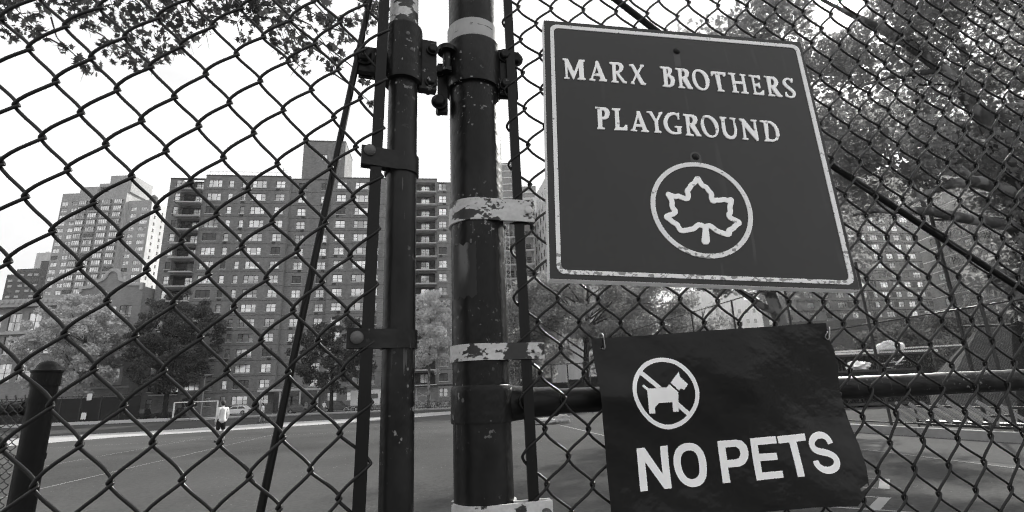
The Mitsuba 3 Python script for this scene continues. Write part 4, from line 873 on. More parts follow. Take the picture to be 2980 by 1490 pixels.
for b, (x0, x1, zt, y0) in bays.items():
    holes, MB = [], at_xz(MA, 0, 0, y0)
    for k, hz in enumerate(heads):
        for (cx_, w, kd) in cols[b]:
            if k == 15 and b == 'c':
                continue
            holes.append((cx_, cx_ + w, hz - WH, hz))
        if b == 'wing' and k < 15:
            holes.append((-65.75, -61.75, hz - 2.05, hz + 0.25))
        if b == 'e' and k < 15:
            holes.append((-19.9, -15.9, hz - 2.05, hz + 0.30))
    part(apt, 'wall', wall_mesh(x0, x1, 0, zt, holes, 16, y0 if b not in ('wing', 'e') else y0, thick=0.35 if b not in ('wing', 'e') else 1.6), 'brick_mid', M=MA)
    part(apt, 'parapet', cat(bx(x0 - 0.03, x1 + 0.03, y0 - 0.08, y0 + 0.5, zt, zt + 0.22)), 'band_line', M=MA)
    for k, hz in enumerate(heads):
        for (cx_, w, kd) in cols[b]:
            if k == 15 and b == 'c':
                continue
            window(apt, MB, cx_, hz - WH, w, WH, kd, pane_pick(0.62, 0.86))
            if kd != 'triple' and rng.random() < 0.55:
                part(apt, 'air_conditioner', cached('ac', lambda: bx(0, 0.62, -0.16, 0.1, -0.52, -0.16)), 'unit_dark', M=at_xz(MB, cx_ + rng.choice([0.1, w - 0.72 if w > 1.2 else 0.15]), hz - WH, 0.0))
        if k < 15:
            zb = hz - WH - 0.62
            if b not in ('wing', 'e'):
                part(apt, 'floor_band', bx(x0 + 0.02, x1 - 0.02, y0 - 0.025, y0 + 0.02, zb - 0.05, zb + 0.05), 'band_line', M=MA)
for k, hz in enumerate(heads[:15]):
    for (x0, x1, y0, wx, ww) in ((-65.75, -61.75, 0.25, -63.6, 1.7), (-19.9, -15.9, 0.2, -18.8, 1.72)):
        z0 = hz - 2.05
        if y0 == 0.2:
            bal = part(apt, 'balcony', bx(x0 - 0.35, x1 + 0.3, y0 - 1.0, y0 + 1.5, z0 - 0.20, z0 + 0.02), 'slab_white', M=MA)
        else:
            bal = part(apt, 'balcony', bx(x0 - 0.4 * (k % 3 > 0), x1 + 0.02, y0 - 0.9, y0 + 1.5, z0 - 0.18, z0 + 0.02), 'slab_white', M=MA)
        rails_ = [bx(x0, x1, y0 - 0.82, y0 - 0.78, z0 + 0.98, z0 + 1.03)] + [bx(x, x + 0.03, y0 - 0.815, y0 - 0.785, z0 + 0.02, z0 + 0.98) for x in np.arange(x0, x1, 0.28)]
        part(bal, 'railing', cat(rails_), 'dark_metal', M=MA)
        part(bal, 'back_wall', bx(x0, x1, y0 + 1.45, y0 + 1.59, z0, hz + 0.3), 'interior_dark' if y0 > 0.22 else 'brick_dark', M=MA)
        window(apt, at_xz(MA, 0, 0, y0), wx, z0 + 0.35, ww, 1.7, 'double', pane_pick(0.5, 0.9), recess=1.36, sill=None)
# roof bulkhead
part(apt, 'roof_bulkhead', wall_mesh(-43.9, -35.2, 46.5, 56.4, [(-40.1, -38.9, 52.2, 53.4), (-37.0, -36.1, 52.2, 53.4)], 9, 3.0), 'brick_mid', M=MA)
part(apt, 'bulkhead_coping', bx(-43.95, -35.15, 2.9, 12, 56.4, 56.65), 'band_line', M=MA)
for x_, w_ in ((-40.1, 1.2), (-37.0, 0.9)):
    window(apt, at_xz(MA, 0, 0, 3.0), x_, 52.2, w_, 1.2, 'plain', 'pane_bright', sill=None)
part(apt, 'roof_railing', cat([bx(-60.9, -46, 0.3, 0.34, 47.75, 47.8)] + [bx(x, x + 0.04, 0.3, 0.34, 46.85, 47.75) for x in np.arange(-60.9, -46, 1.6)]), 'galvanised', M=MA)
part(apt, 'antenna', cat(rod((-47.0, 1, 46.8), (-47.0, 1, 49.2), 0.05, 6), rod((-47.7, 1, 48.6), (-46.3, 1, 48.6), 0.03, 6)), 'dark_metal', M=MA)
can = part(apt, 'entrance_canopy', bx(-46.8, -36.0, -4.2, -0.05, 3.95, 4.35), 'slab_white', M=MA)
for x_ in (-46.2, -43.0, -39.6, -36.6):
    part(can, 'column', bx(x_ - 0.12, x_ + 0.12, -4.0, -3.76, 0.25, 3.95), 'slab_white', M=MA)
part(apt, 'door', cat(bx(-42.6, -40.4, -0.10, -0.02, 0.25, 3.0)), 'glass_dark', M=MA)

# --- the far tower on the left, pale bay windows, its sunny side wall to the right
tow = thing('apartment_tower', 'tall stepped brick tower at the far left with pale bay windows and sunlit side', 'building')
MT = facade((0, 200.0), (1, 0))
tc = [(-187.0, 2.7, 'double'), (-182.7, 2.3, 'double'), (-179.2, 3.1, 'bay'), (-174.7, 3.6, 'bay'), (-169.7, 3.6, 'bay'), (-164.5, 3.3, 'bay')]
tw = [(-159.0, 2.5, 'double'), (-154.7, 3.2, 'bay')]
tz = [85.6 - 2.92 * k for k in range(16)]
part(tow, 'wall', wall_mesh(-187.3, -160.2, 0, 91.0, [(x, x + w, z, z + 1.65) for x, w, kd in tc for z in tz if kd != 'bay'], 16), 'brick_tower', M=MT)
part(tow, 'wall', wall_mesh(-160.2, -150.6, 0, 87.3, [(x, x + w, z, z + 1.65) for x, w, kd in tw for z in tz[1:]], 11.5, 1.8), 'brick_tower', M=MT)
part(tow, 'wall', cat(bx(-180.6, -172.9, 0.4, 14, 91.0, 93.8), bx(-173.2, -168.7, 0.9, 14, 93.8, 95.3), bx(-168.7, -159.4, 0.6, 13, 91.0, 98.6)), 'brick_tower', M=MT)
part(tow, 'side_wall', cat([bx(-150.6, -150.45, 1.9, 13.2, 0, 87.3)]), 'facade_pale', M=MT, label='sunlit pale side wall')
for z in tz[1:]:
    part(tow, 'window', bx(-150.46, -150.36, 4.2, 5.0, z, z + 1.4), 'window_frame', M=MT)
    part(tow, 'window', bx(-150.46, -150.36, 8.6, 9.4, z, z + 1.4), 'window_frame', M=MT)
for k, z in enumerate(tz):
    for x, w, kd in tc:
        if kd == 'bay':
            bay = part(tow, 'bay_window', cached(('bay', w), lambda: cat(bx(-0.2, w + 0.2, -0.8, 0.0, -0.75, 0.0), bx(-0.2, w + 0.2, -0.8, 0.0, 1.65, 1.85))), 'brick_tower', M=at_xz(MT, x, z))
            part(bay, 'pane', cached(('bayp', w), lambda: bx(0, w, -0.72, -0.62, 0.0, 1.65)), pane_pick(0.75, 0.92), M=at_xz(MT, x, z))
            part(bay, 'frame', cached(('bayf', w), lambda: cat([bx(m - 0.06, m + 0.06, -0.76, -0.70, 0, 1.65) for m in (0.0, w / 4, w / 2, w * 0.75, w)])), 'window_frame', M=at_xz(MT, x, z))
        else:
            window(tow, MT, x, z, w, 1.65, kd, pane_pick(0.6, 0.85), sill=None)
    for x, w, kd in tw if k else ():
        window(tow, at_xz(MT, 0, 0, 1.8), x, z, w, 1.65, kd, pane_pick(0.65, 0.85), sill=None)
part(tow, 'water_tank', cat(lathe([(0.01, 92.5), (1.6, 91), (1.6, 88.6), (0.01, 88.6)], 16, (-154.5, 208, 0)), rod((-155.5, 207.5, 87.3), (-155.5, 207.5, 88.6), 0.12, 6), rod((-153.5, 208.5, 87.3), (-153.5, 208.5, 88.6), 0.12, 6)), 'band_line')

dk = thing('dark_block', 'low dark brick block with small pale windows at the left edge below the far tower', 'building')
MD = facade((0, 265.0), (1, 0))
for (x0, x1, zt) in ((-269.4, -264.7, 74.8), (-264.7, -252.5, 77.6), (-252.5, -247.6, 81.6)):
    part(dk, 'wall', bx(x0, x1, 0, 14, 0, zt), 'brick_dark', M=MD)
for z in np.arange(62, 76, 2.9):
    for x in (-268.2, -263.4, -258.8, -255.6):
        if z > 72.5 and x < -264:
            continue
        part(dk, 'window', cached('dkw', lambda: cat(bx(0, 2.2, -0.12, 0.05, 0, 1.2))), 'stone_pale' if rng.random() < 0.8 else 'pane_dark', M=at_xz(MD, x + rng.random(), z))
single('pale_block', 'plain pale block with a flat roof peeping out behind the dark block', 'building', cat(bx(-367, -355, 380, 400, 0, 123.0), bx(-364, -361, 384, 388, 123, 125)), 'facade_pale')

# --- the school with the curved gable, behind the pale tree
sch = thing('school_building', 'old pale school with a curved stone gable and dentil cornice behind the bright tree', 'building')
ME = facade((0, 92.0), (1, 0))
gab = [(-79.5, 0), (-67.8, 0), (-67.8, 24.3), (-70.4, 24.4), (-70.9, 25.0), (-72.0, 25.3), (-72.4, 26.5), (-73.2, 27.2), (-74.2, 27.2), (-75.0, 26.5), (-75.5, 25.5), (-77.0, 24.9), (-77.4, 24.2), (-79.5, 24.0)]
wE = [(-77.6, -75.2, 12.0, 15.5), (-74.6, -72.2, 12.0, 15.5), (-71.6, -69.4, 12.0, 15.5), (-77.6, -75.2, 16.8, 20.2), (-74.6, -72.2, 16.8, 20.2), (-71.6, -69.4, 16.8, 20.2), (-77.4, -75.0, 7.0, 10.2), (-73.2, -69.6, 6.6, 9.2)]
part(sch, 'wall', wall_mesh(-79.5, -67.8, 0, 24.3, wE, 20, 0.0, outline=gab), 'brick_pale', M=ME)
coping = Polygon(gab).difference(Polygon(gab).buffer(-0.55)).intersection(sbox(-80, 23.0, -67, 30))
part(sch, 'gable_coping', cat([trimesh.Trimesh(np.array(m.vertices)[:, [0, 2, 1]] - [0, 0.25, 0], m.faces[:, ::-1], process=False) for m in [trimesh.creation.extrude_polygon(q, 0.24, engine='earcut') for q in getattr(coping, 'geoms', [coping])]]), 'stone_pale', M=ME)
wF = [(x, x + 2.4, z, z + 3.2) for z in (12.2, 16.4, 7.4) for x in np.arange(-99, -81, 3.6)]
part(sch, 'wall', wall_mesh(-104, -79.5, 0, 20.7, wF, 20, 0.3), 'brick_pale', M=ME)
part(sch, 'cornice', cat([bx(-104, -79.4, -0.5, 0.6, 20.7, 22.1), bx(-104, -79.4, -0.2, 0.3, 15.75, 16.2)] + [bx(x, x + 0.5, -0.75, -0.5, 21.3, 21.9) for x in np.arange(-104, -79.6, 1.0)]), 'stone_pale', M=ME)
part(sch, 'cornice', cat(bx(-79.6, -67.6, -0.3, -0.001, 11.0, 11.45), bx(-79.6, -67.6, -0.25, -0.001, 5.6, 5.9)), 'stone_pale', M=ME)
for (a, b, c_, d) in wE:
    window(sch, ME, a, c_, b - a, d - c_, 'double', pane_pick(0.3, 0.7), sill='stone_pale')
for (a, b, c_, d) in wF:
    window(sch, at_xz(ME, 0, 0, 0.3), a, c_, b - a, d - c_, 'double', pane_pick(0.5, 0.8), sill='stone_pale')
for (a, b, c_, d) in (wE[6], wE[7]):
    part(sch, 'window_surround', cat(bx(a - 0.5, a - 0.02, -0.2, -0.002, c_ - 0.5, d + 0.1), bx(b + 0.02, b + 0.5, -0.2, -0.002, c_ - 0.5, d + 0.1), bx(a - 0.02, b + 0.02, -0.2, -0.105, c_ - 0.5, c_ - 0.15)), 'stone_pale', M=ME)

# --- the glass tower, the frame under construction and the pale receding facade seen between post and sign
gt = thing('glass_tower', 'hazy grey glass tower with pale floor lines right of the thick post', 'building')
MG = facade((0, 205.0), (1, 0))
part(gt, 'wall', cat(bx(-14, 2.2, 0, 14, 0, 99), bx(2.2, 11.5, 3, 16, 0, 89)), 'facade_grey', M=MG)
for z in np.arange(40, 99, 3.05):
    part(gt, 'floor_band', bx(-14.1, 2.3, -0.25, -0.005, z, z + 0.45), 'slab_white', M=MG)
for z in np.arange(40, 88, 3.05):
    part(gt, 'floor_band', bx(2.4, 11.6, 2.75, 2.995, z, z + 1.0), 'slab_white', M=MG)
cf = thing('construction_frame', 'concrete frame under construction with open floors and a pale hoist mast', 'building')
for k in range(14):
    z = 3.6 * k + 0.6
    part(cf, 'floor_slab', bx(-6, 5.8, 125, 138, z, z + 0.42), 'slab_white')
for x in (-5.6, -2.6, 0.6, 3.4, 5.3):
    part(cf, 'column', bx(x - 0.25, x + 0.25, 125.6, 126.1, 0.0, 47.6), 'facade_grey')
part(cf, 'core', bx(-5, 5.2, 131, 137, 0, 48.5), 'brick_dark')
mast = [rod((x, y, 0), (x, y, 44), 0.07, 5) for x in (-1.5, -0.5) for y in (123.2, 124.2)]
for z in np.arange(0.3, 43.5, 1.2):
    mast += [beam((-1.5, 123.2, z), (-0.5, 123.2, z + 1.2), 0.07), beam((-1.5, 123.2, z), (-0.5, 123.2, z), 0.09)]
part(cf, 'hoist_mast', cat(mast), 'white_paint')
part(cf, 'railing', cat([bx(-6, 5.8, 125.02, 125.06, 3.6 * k + 0.6 + h, 3.6 * k + 0.66 + h) for k in range(13) for h in (0.95, 1.5)]), 'galvanised')
pf = thing('pale_facade', 'pale facade with small dark windows receding behind the left edge of the square sign', 'building')
MJ = facade((6.0, 130.5), (6.0, -32.0))
part(pf, 'wall', bx(0, 34, 0, 14, 0, 52.0), 'facade_pale', M=MJ)
for i in range(14):
    for j in range(11):
        part(pf, 'window', cached('pfw', lambda: cat(bx(0, 0.95, -0.06, 0.02, 0, 1.7))), 'pane_dark', M=at_xz(MJ, 0.9 + j * 3.0 + (i % 2) * 1.1, 10.5 + i * 2.9))

# --- the apartment slab on the right and the nearer wall beside it
sl = thing('apartment_slab', 'long brick apartment slab with pale paired windows seen through the mesh right of the square sign', 'building')
MF = facade((0, 125.9), (1, 0.172))
sF = lambda m: 1.0147 * m * 125.9 / (1 - 0.172 * m)  # noqa: E731
fc = [(0.572, 0.584), (0.604, 0.615), (0.630, 0.645), (0.655, 0.667), (0.679, 0.6915), (0.7013, 0.712), (0.7215, 0.7366), (0.746, 0.759), (0.7684, 0.781), (0.7897, 0.8046), (0.8174, 0.828), (0.8376, 0.8493)]
fz = [43.6 + 2.8 * k for k in range(6, -10, -1)]
hol, put_ = [], []
for (m0, m1) in fc:
    for z in fz:
        hol.append((sF(m0), sF(m1), z, z + 1.55))
        put_.append((sF(m0), sF(m1) - sF(m0), z))
x0F, x1F = sF(0.5491), sF(0.875)
part(sl, 'wall', wall_mesh(x0F, x1F, 0, 62.0, hol, 15), 'brick_right', M=MF)
for (x, w, z) in put_:
    window(sl, MF, x, z, w, 1.55, 'triple' if w > 2.2 else 'double', pane_pick(0.3, 0.8), sill=None)
for k, z in enumerate(fz):
    part(sl, 'floor_band', bx(x0F, x1F, -0.10, -0.004, z - 0.92, z - 0.68), 'window_frame', M=MF)
    for m in (0.6485, 0.6945, 0.7388, 0.784, 0.8075):
        if rng.random() < 0.7:
            part(sl, 'spandrel', bx(sF(m), sF(m) + 1.5, -0.05, -0.003, z, z + 1.55), 'brick_dark', M=MF)
    for dy in (2.2, 6.5, 10.5):
        part(sl, 'window', bx(x0F - 0.06, x0F - 0.004, dy, dy + 1.7, z, z + 1.5), pane_pick(0.6, 0.8), M=MF)
nw = thing('near_block', 'shaded brick block with sloping courses at the right edge behind the big tree', 'building')
MN = facade((101.0, 124.0), (0, -1))
hn = [(x, x + 1.9, z, z + 1.6) for x in (3.5, 8.2, 12.6, 17.5, 22.0, 27, 31) for z in np.arange(12, 44, 2.9)]
part(nw, 'wall', wall_mesh(0, 36, 0, 47, hn, 14), 'brick_right', M=MN)
for (a, b, c_, d) in hn:
    window(nw, MN, a, c_, b - a, d - c_, 'double', pane_pick(0.5, 0.8), sill=None)
for z in np.arange(12, 44, 2.9):
    part(nw, 'floor_band', bx(0, 36, -0.08, -0.004, z - 0.8, z - 0.65), 'slab_white', M=MN)
hz_ = thing('stepped_building', 'distant hazy stepped building below the middle of the square sign', 'building')
MH = facade((0, 460.0), (1, 0))
part(hz_, 'wall', cat(bx(157, 262, 0, 30, 0, 76.5), bx(168, 181, -4, 26, 0, 88.5), bx(187, 206, -2, 28, 0, 84)), 'facade_pale', M=MH)
for x in np.arange(159, 214, 6.5):
    for z in (46, 55, 64):
        part(hz_, 'window', cached('hzw', lambda: bx(0, 2.4, -4.3, -4.05, 0, 3.6)), 'facade_grey', M=at_xz(MH, x, z))
single('brick_row', 'low brick row building under the far end of the right slab', 'building', cat(bx(60, 96, 112, 124, 0, 14.5), bx(57, 60, 113, 124, 0, 12.0)), 'brick_dark')


# ------------------------------------------------------------------ trees
def leaf_cards(P_, size, seed, aspect=0.7, fold=0.25, shape=None):
    r = np.random.default_rng(seed)
    n = len(P_)
    d = r.normal(size=(n, 3))
    d[:, 2] *= 0.7
    d /= np.linalg.norm(d, axis=1, keepdims=True)
    e = np.cross(d, r.normal(size=(n, 3)))
    e /= np.linalg.norm(e, axis=1, keepdims=True)
    nn = np.cross(d, e)
    s = size * r.uniform(0.6, 1.25, n)[:, None, None]
    if shape is None:
        loc = np.array([[-0.5, 0, 0], [0.0, -aspect / 2, -fold * 0.3], [0.5, 0, 0], [0.0, aspect / 2, -fold * 0.3]])
        F_ = np.array([[0, 1, 2], [0, 2, 3]])
    else:
        loc, F_ = shape
    v = P_[:, None] + s * (loc[None, :, :1] * d[:, None] + loc[None, :, 1:2] * e[:, None] + loc[None, :, 2:] * nn[:, None])
    f = F_[None] + (np.arange(n) * len(loc))[:, None, None]
    return trimesh.Trimesh(v.reshape(-1, 3), f.reshape(-1, 3), process=False)


def clumps(center, radii, n, r0, r1, seed, flatz=0.75, hollow=0.25):
    r = np.random.default_rng(seed)
    d = r.normal(size=(n, 3))
    d /= np.linalg.norm(d, axis=1, keepdims=True)
    u = (hollow + (1 - hollow) * r.random((n, 1)) ** 0.5)
    return np.asarray(center) + d * u * np.asarray(radii), r.uniform(r0, r1, n), flatz


def fill(cl, per, seed):
    c, rad, fz_ = cl
    r = np.random.default_rng(seed)
    out = []
    for p, q in zip(c, rad):
        m = int(per * (q / rad.mean()) ** 2)
        d = r.normal(size=(m, 3))
        d /= np.linalg.norm(d, axis=1, keepdims=True)
        out.append(p + d * (r.random((m, 1)) ** 0.4) * q * [1, 1, fz_])
    return np.vstack(out)


def limbs(base, top, r_base, cl, n, seed, lean=(0, 0)):
    r = np.random.default_rng(seed)
    base, top = np.asarray(base, float), np.asarray(top, float)
    mid = (base + top) / 2 + [lean[0], lean[1], 0]
    tr = np.array([base, base + (mid - base) * 0.08, base + (mid - base) * 0.5, mid, mid + (top - mid) * 0.5, top])
    trunk = tube(tr, [r_base * 1.35, r_base, r_base * 0.86, r_base * 0.7, r_base * 0.45, r_base * 0.15], 10)
    br = []
    pick = r.choice(len(cl[0]), min(n, len(cl[0])), replace=False)
    for k in pick:
        e = cl[0][k]
        t = r.uniform(0.35, 0.9)
        s = base + (top - base) * t + (mid - (base + top) / 2) * (1 - abs(2 * t - 1))
        if e[2] < s[2] - 1:
            continue
        m = (s + e) / 2 + r.normal(size=3) * 0.12 * np.linalg.norm(e - s) + [0, 0, 0.1 * np.linalg.norm(e - s)]
        br.append(tube([s, (s + m) / 2, m, (m + e) / 2, e], np.array([0.28, 0.2, 0.14, 0.09, 0.03]) * r_base, 5))
    return trunk, br


def tree(name, label, base, top, r_base, center, radii, ncl, per, leaf, lm, bm, seed, nb=14, r0=0.9, r1=1.9, group=None, lean=(0, 0), flatz=0.75, keep=None):
    t = thing(name, label, 'tree', group)
    cl = clumps(center, radii, ncl, r0, r1, seed, flatz)
    pts = fill(cl, per, seed + 1)
    if keep is not None:
        pts = pts[keep(pts)]
    trunk, br = limbs(base, top, r_base, cl, nb, seed + 2, lean)
    part(t, 'trunk', trunk, bm, 60)
    if br:
        part(t, 'branches', cat(br), bm, 60)
    part(t, 'crown', leaf_cards(pts, leaf, seed + 3), lm, kind=None)
    return t


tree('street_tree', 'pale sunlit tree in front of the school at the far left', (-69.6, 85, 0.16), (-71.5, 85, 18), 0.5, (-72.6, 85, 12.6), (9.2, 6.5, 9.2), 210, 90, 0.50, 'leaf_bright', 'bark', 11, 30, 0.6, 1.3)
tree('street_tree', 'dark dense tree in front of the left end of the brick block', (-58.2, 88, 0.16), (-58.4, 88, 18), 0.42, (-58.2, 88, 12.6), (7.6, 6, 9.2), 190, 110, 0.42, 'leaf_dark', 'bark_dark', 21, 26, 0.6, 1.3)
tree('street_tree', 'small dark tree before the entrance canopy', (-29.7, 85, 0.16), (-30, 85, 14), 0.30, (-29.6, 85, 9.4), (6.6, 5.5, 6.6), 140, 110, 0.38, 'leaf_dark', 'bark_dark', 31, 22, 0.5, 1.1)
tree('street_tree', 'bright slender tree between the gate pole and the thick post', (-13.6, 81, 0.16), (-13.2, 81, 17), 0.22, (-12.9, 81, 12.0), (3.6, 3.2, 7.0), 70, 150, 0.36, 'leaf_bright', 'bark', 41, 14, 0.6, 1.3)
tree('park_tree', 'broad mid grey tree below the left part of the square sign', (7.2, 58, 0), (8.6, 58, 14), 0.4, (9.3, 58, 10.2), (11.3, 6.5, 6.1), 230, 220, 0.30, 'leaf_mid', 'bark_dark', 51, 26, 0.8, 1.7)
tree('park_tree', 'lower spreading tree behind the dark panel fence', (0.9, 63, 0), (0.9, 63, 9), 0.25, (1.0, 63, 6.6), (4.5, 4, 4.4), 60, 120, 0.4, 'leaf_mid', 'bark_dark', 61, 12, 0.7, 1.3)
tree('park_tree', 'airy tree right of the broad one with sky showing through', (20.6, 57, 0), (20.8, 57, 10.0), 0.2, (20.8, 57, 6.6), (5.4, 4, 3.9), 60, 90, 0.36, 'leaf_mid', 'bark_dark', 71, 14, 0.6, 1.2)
for k, (x, y, z, rx, rz) in enumerate(((24.0, 62, 4.2, 3.4, 3.6), (31.0, 74, 5.4, 3.6, 4.6))):
    tree('young_tree', ['rounded pale bush tree above the notice, left of the leaning trunk', 'rounded pale bush tree further off above the notice'][k], (x, y, 0), (x, y, z + 2), 0.12, (x, y, z), (rx, rx, rz), 40, 130, 0.34, 'leaf_bright', 'bark', 81 + k * 5, 8, 0.6, 1.2)
for k, (x, y, z, rx, rz, lab) in enumerate(((33, 46, 3.0, 4.5, 2.6, 'dark hedge tree left behind the containers'), (43, 52, 4.0, 5.5, 3.4, 'dark hedge tree behind the net covered mound'), (55, 62, 5.5, 6, 4.6, 'dark hedge tree at the foot of the right slab'))):
    tree('hedge_tree', lab, (x, y, 0), (x, y, z + 1.5), 0.16, (x, y, z), (rx, 3.5, rz), 60, 120, 0.4, 'leaf_dark', 'bark_dark', 101 + k * 5, 8, 0.7, 1.4)

sun_hat = SUN / np.linalg.norm(SUN)


def sun_gap(radius):
    def f(p):
        q = p - eye
        t = q @ sun_hat
        return np.linalg.norm(q - t[:, None] * sun_hat, axis=1) > radius * (0.75 + 0.5 * meshkit.noise(p * 1.7, 3))
    return f


# leaning plane tree between the two signs
pl7 = thing('plane_tree', 'leaning plane tree whose trunk shows between both signs', 'tree')
part(pl7, 'trunk', tube([(10.9, 20.6, 0), (10.75, 20.6, 2.2), (10.55, 20.6, 3.9), (10.35, 20.6, 5.0), (10.7, 20.7, 7.0), (11.6, 21, 9.5)], [0.34, 0.27, 0.24, 0.22, 0.15, 0.06], 12), 'bark', 60)
part(pl7, 'branches', cat(tube([(10.45, 20.6, 4.3), (9.9, 20.5, 4.5), (9.2, 20.3, 5.0), (8.2, 20, 5.6)], [0.17, 0.15, 0.12, 0.05], 8), tube([(10.4, 20.6, 5.0), (11.2, 20.2, 6.2), (12.2, 20, 7.6), (13.3, 20, 8.6)], [0.14, 0.11, 0.08, 0.03], 7),
                          tube([(10.35, 20.6, 5.2), (9.6, 20.8, 6.6), (9.0, 21, 8.2)], [0.13, 0.09, 0.03], 7)), 'bark', 60)
c7 = clumps((11.4, 20.8, 9.0), (4.6, 3.6, 4.0), 90, 0.45, 1.0, 131)
p7 = fill(c7, 110, 132)
p7b = fill(clumps((8.6, 20.2, 5.45), (1.5, 0.9, 0.5), 14, 0.2, 0.42, 133), 60, 134)
part(pl7, 'crown', leaf_cards(np.vstack([p7[sun_gap(1.0)(p7)], p7b]), 0.20, 135), 'leaf_mid')

# big plane tree on the right whose crown fills the upper right
pl8 = thing('plane_tree', 'huge plane tree with heavy limbs, its foliage filling the upper right corner', 'tree')
part(pl8, 'trunk', tube([(13.35, 13.9, -0.1), (13.35, 13.9, 0.4), (13.6, 13.9, 2.0), (13.9, 13.8, 3.8), (14.0, 13.6, 5.0), (13.9, 13.1, 6.5)], [0.6, 0.46, 0.40, 0.37, 0.34, 0.24], 14), 'bark_dark', 60)
br8 = [[(13.9, 13.3, 5.9, .24), (13.3, 12.8, 6.9, .21), (12.63, 12.3, 7.95, .19), (12.25, 12.3, 8.9, .18), (11.86, 12.3, 9.55, .16), (11.2, 12.3, 10.35, .13), (10.5, 12.4, 11.05, .1), (9.3, 12.6, 12.2, .04)],
       [(13.9, 13.3, 5.6, .2), (12.9, 12.6, 6.05, .17), (11.93, 12.3, 6.24, .15), (11.25, 12.3, 6.22, .12), (10.66, 12.3, 6.02, .07), (10.0, 12.3, 5.66, .03)],
       [(13.9, 13.5, 5.0, .18), (12.7, 12.6, 5.12, .15), (11.1, 12.3, 5.33, .13), (10.53, 12.3, 5.5, .11), (9.15, 12.3, 5.58, .07), (8.6, 12.3, 5.48, .03)],
       [(13.9, 13.2, 6.2, .2), (14.6, 13.0, 8.0, .15), (15.6, 13, 10.2, .1), (16.2, 13.2, 12.4, .04)],
       [(12.4, 12.3, 8.6, .1), (12.9, 12.6, 10.2, .08), (13.1, 13, 12.4, .04)],
       [(11.86, 12.3, 9.5, .08), (11.0, 12.8, 9.7, .06), (9.9, 13.2, 9.6, .03)],
       [(11.9, 12.3, 6.25, .06), (11.6, 12.6, 7.2, .05), (11.0, 13, 7.8, .02)], [(10.5, 12.35, 5.5, .05), (10.2, 12.2, 6.2, .04), (9.5, 12.3, 6.9, .02)]]
for b in br8:
    b = np.array(b)
    part(pl8, 'limb', tube(b[:, :3], b[:, 3], 9), 'bark', 60)
c8 = clumps((13.6, 14.6, 12.6), (7.2, 4.6, 5.4), 260, 0.5, 1.25, 141, 0.7, 0.2)
p8 = fill(c8, 150, 142)
low8 = fill(clumps((12.2, 13.4, 7.6), (3.6, 2.6, 1.2), 60, 0.35, 0.8, 143), 90, 144)
side8 = fill(clumps((14.0, 12.9, 4.6), (2.0, 1.2, 2.8), 55, 0.3, 0.7, 147), 80, 148)
p8 = np.vstack([p8, low8, side8])
p8 = p8[sun_gap(0.85)(p8)]
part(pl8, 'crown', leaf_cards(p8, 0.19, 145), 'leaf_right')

# overhanging maple branches, upper left
MAPLE = np.array([(0, -0.5), (0.10, -0.22), (0.36, -0.30), (0.30, -0.12), (0.52, 0.06), (0.28, 0.10), (0.26, 0.22), (0.12, 0.16), (0.0, 0.52), (-0.12, 0.16), (-0.26, 0.22), (-0.28, 0.10), (-0.52, 0.06), (-0.30, -0.12), (-0.36, -0.30), (-0.10, -0.22)])
mloc = np.vstack([[[0, 0, 0]], np.c_[MAPLE[:, 1], MAPLE[:, 0], -0.25 * (MAPLE ** 2).sum(1)]])
mf = np.array([[0, i + 1, (i + 1) % 16 + 1] for i in range(16)])
BLOBS = np.array([(-11.22, 10.0, 10.52, 0.49), (-10.72, 10.0, 10.02, 0.25), (-11.34, 10.0, 9.96, 0.25), (-11.61, 10.0, 10.82, 0.35), (-9.68, 10.0, 10.44, 0.42), (-9.05, 10.0, 10.5, 0.49), (-8.32, 10.0, 10.47, 0.56), (-7.5, 10.0, 10.33, 0.56), (-6.92, 10.0, 10.11, 0.32), (-8.53, 10.0, 9.73, 0.42), (-7.93, 10.0, 9.42, 0.42), (-8.87, 10.0, 9.38, 0.32), (-9.43, 10.0, 9.04, 0.28), (-8.27, 10.0, 9.08, 0.28), (-7.41, 10.0, 9.58, 0.42), (-9.99, 10.0, 9.52, 0.14), (-6.39, 10.0, 10.37, 0.35), (-5.9, 10.0, 10.25, 0.42), (-5.35, 10.0, 10.42, 0.42), (-5.99, 10.0, 9.6, 0.18), (-4.84, 10.0, 10.01, 0.49), (-4.21, 10.0, 10.07, 0.42), (-3.64, 10.0, 9.67, 0.35), (-4.95, 10.0, 9.37, 0.42), (-4.4, 10.0, 9.25, 0.35), (-4.6, 10.0, 8.81, 0.28), (-3.25, 10.0, 9.93, 0.32), (-2.99, 10.0, 10.3, 0.35), (-3.12, 10.0, 8.39, 0.15), (-2.95, 10.0, 7.77, 0.1), (-3.79, 10.0, 8.68, 0.2), (-3.92, 10.0, 9.14, 0.28), (-5.93, 10.0, 10.64, 0.49), (-7.88, 10.0, 10.73, 0.56), (-10.32, 10.0, 10.86, 0.56), (-2.7, 10.0, 10.09, 0.21)])
mp = thing('maple_tree', 'maple whose leafy branch ends hang into the upper left', 'tree')
r9 = np.random.default_rng(9)
pts = []
for (x, y, z, q) in BLOBS:
    m = int(150 * q ** 1.7) + 4
    d = r9.normal(size=(m, 3))
    d /= np.linalg.norm(d, axis=1, keepdims=True)
    pts.append(np.array([x, y, z]) + d * (r9.random((m, 1)) ** 0.45) * q * [1, 1.1, 0.95])
more = clumps((-7.5, 10.5, 13.4), (6.5, 3, 1.6), 60, 0.5, 0.9, 151)
pts.append(fill(more, 40, 152))
pts = np.vstack(pts)
part(mp, 'crown', leaf_cards(pts, 0.20, 153, shape=(mloc, mf)), 'leaf_near')
tw_ = []
hub = np.array([-9.0, 10.6, 13.0])
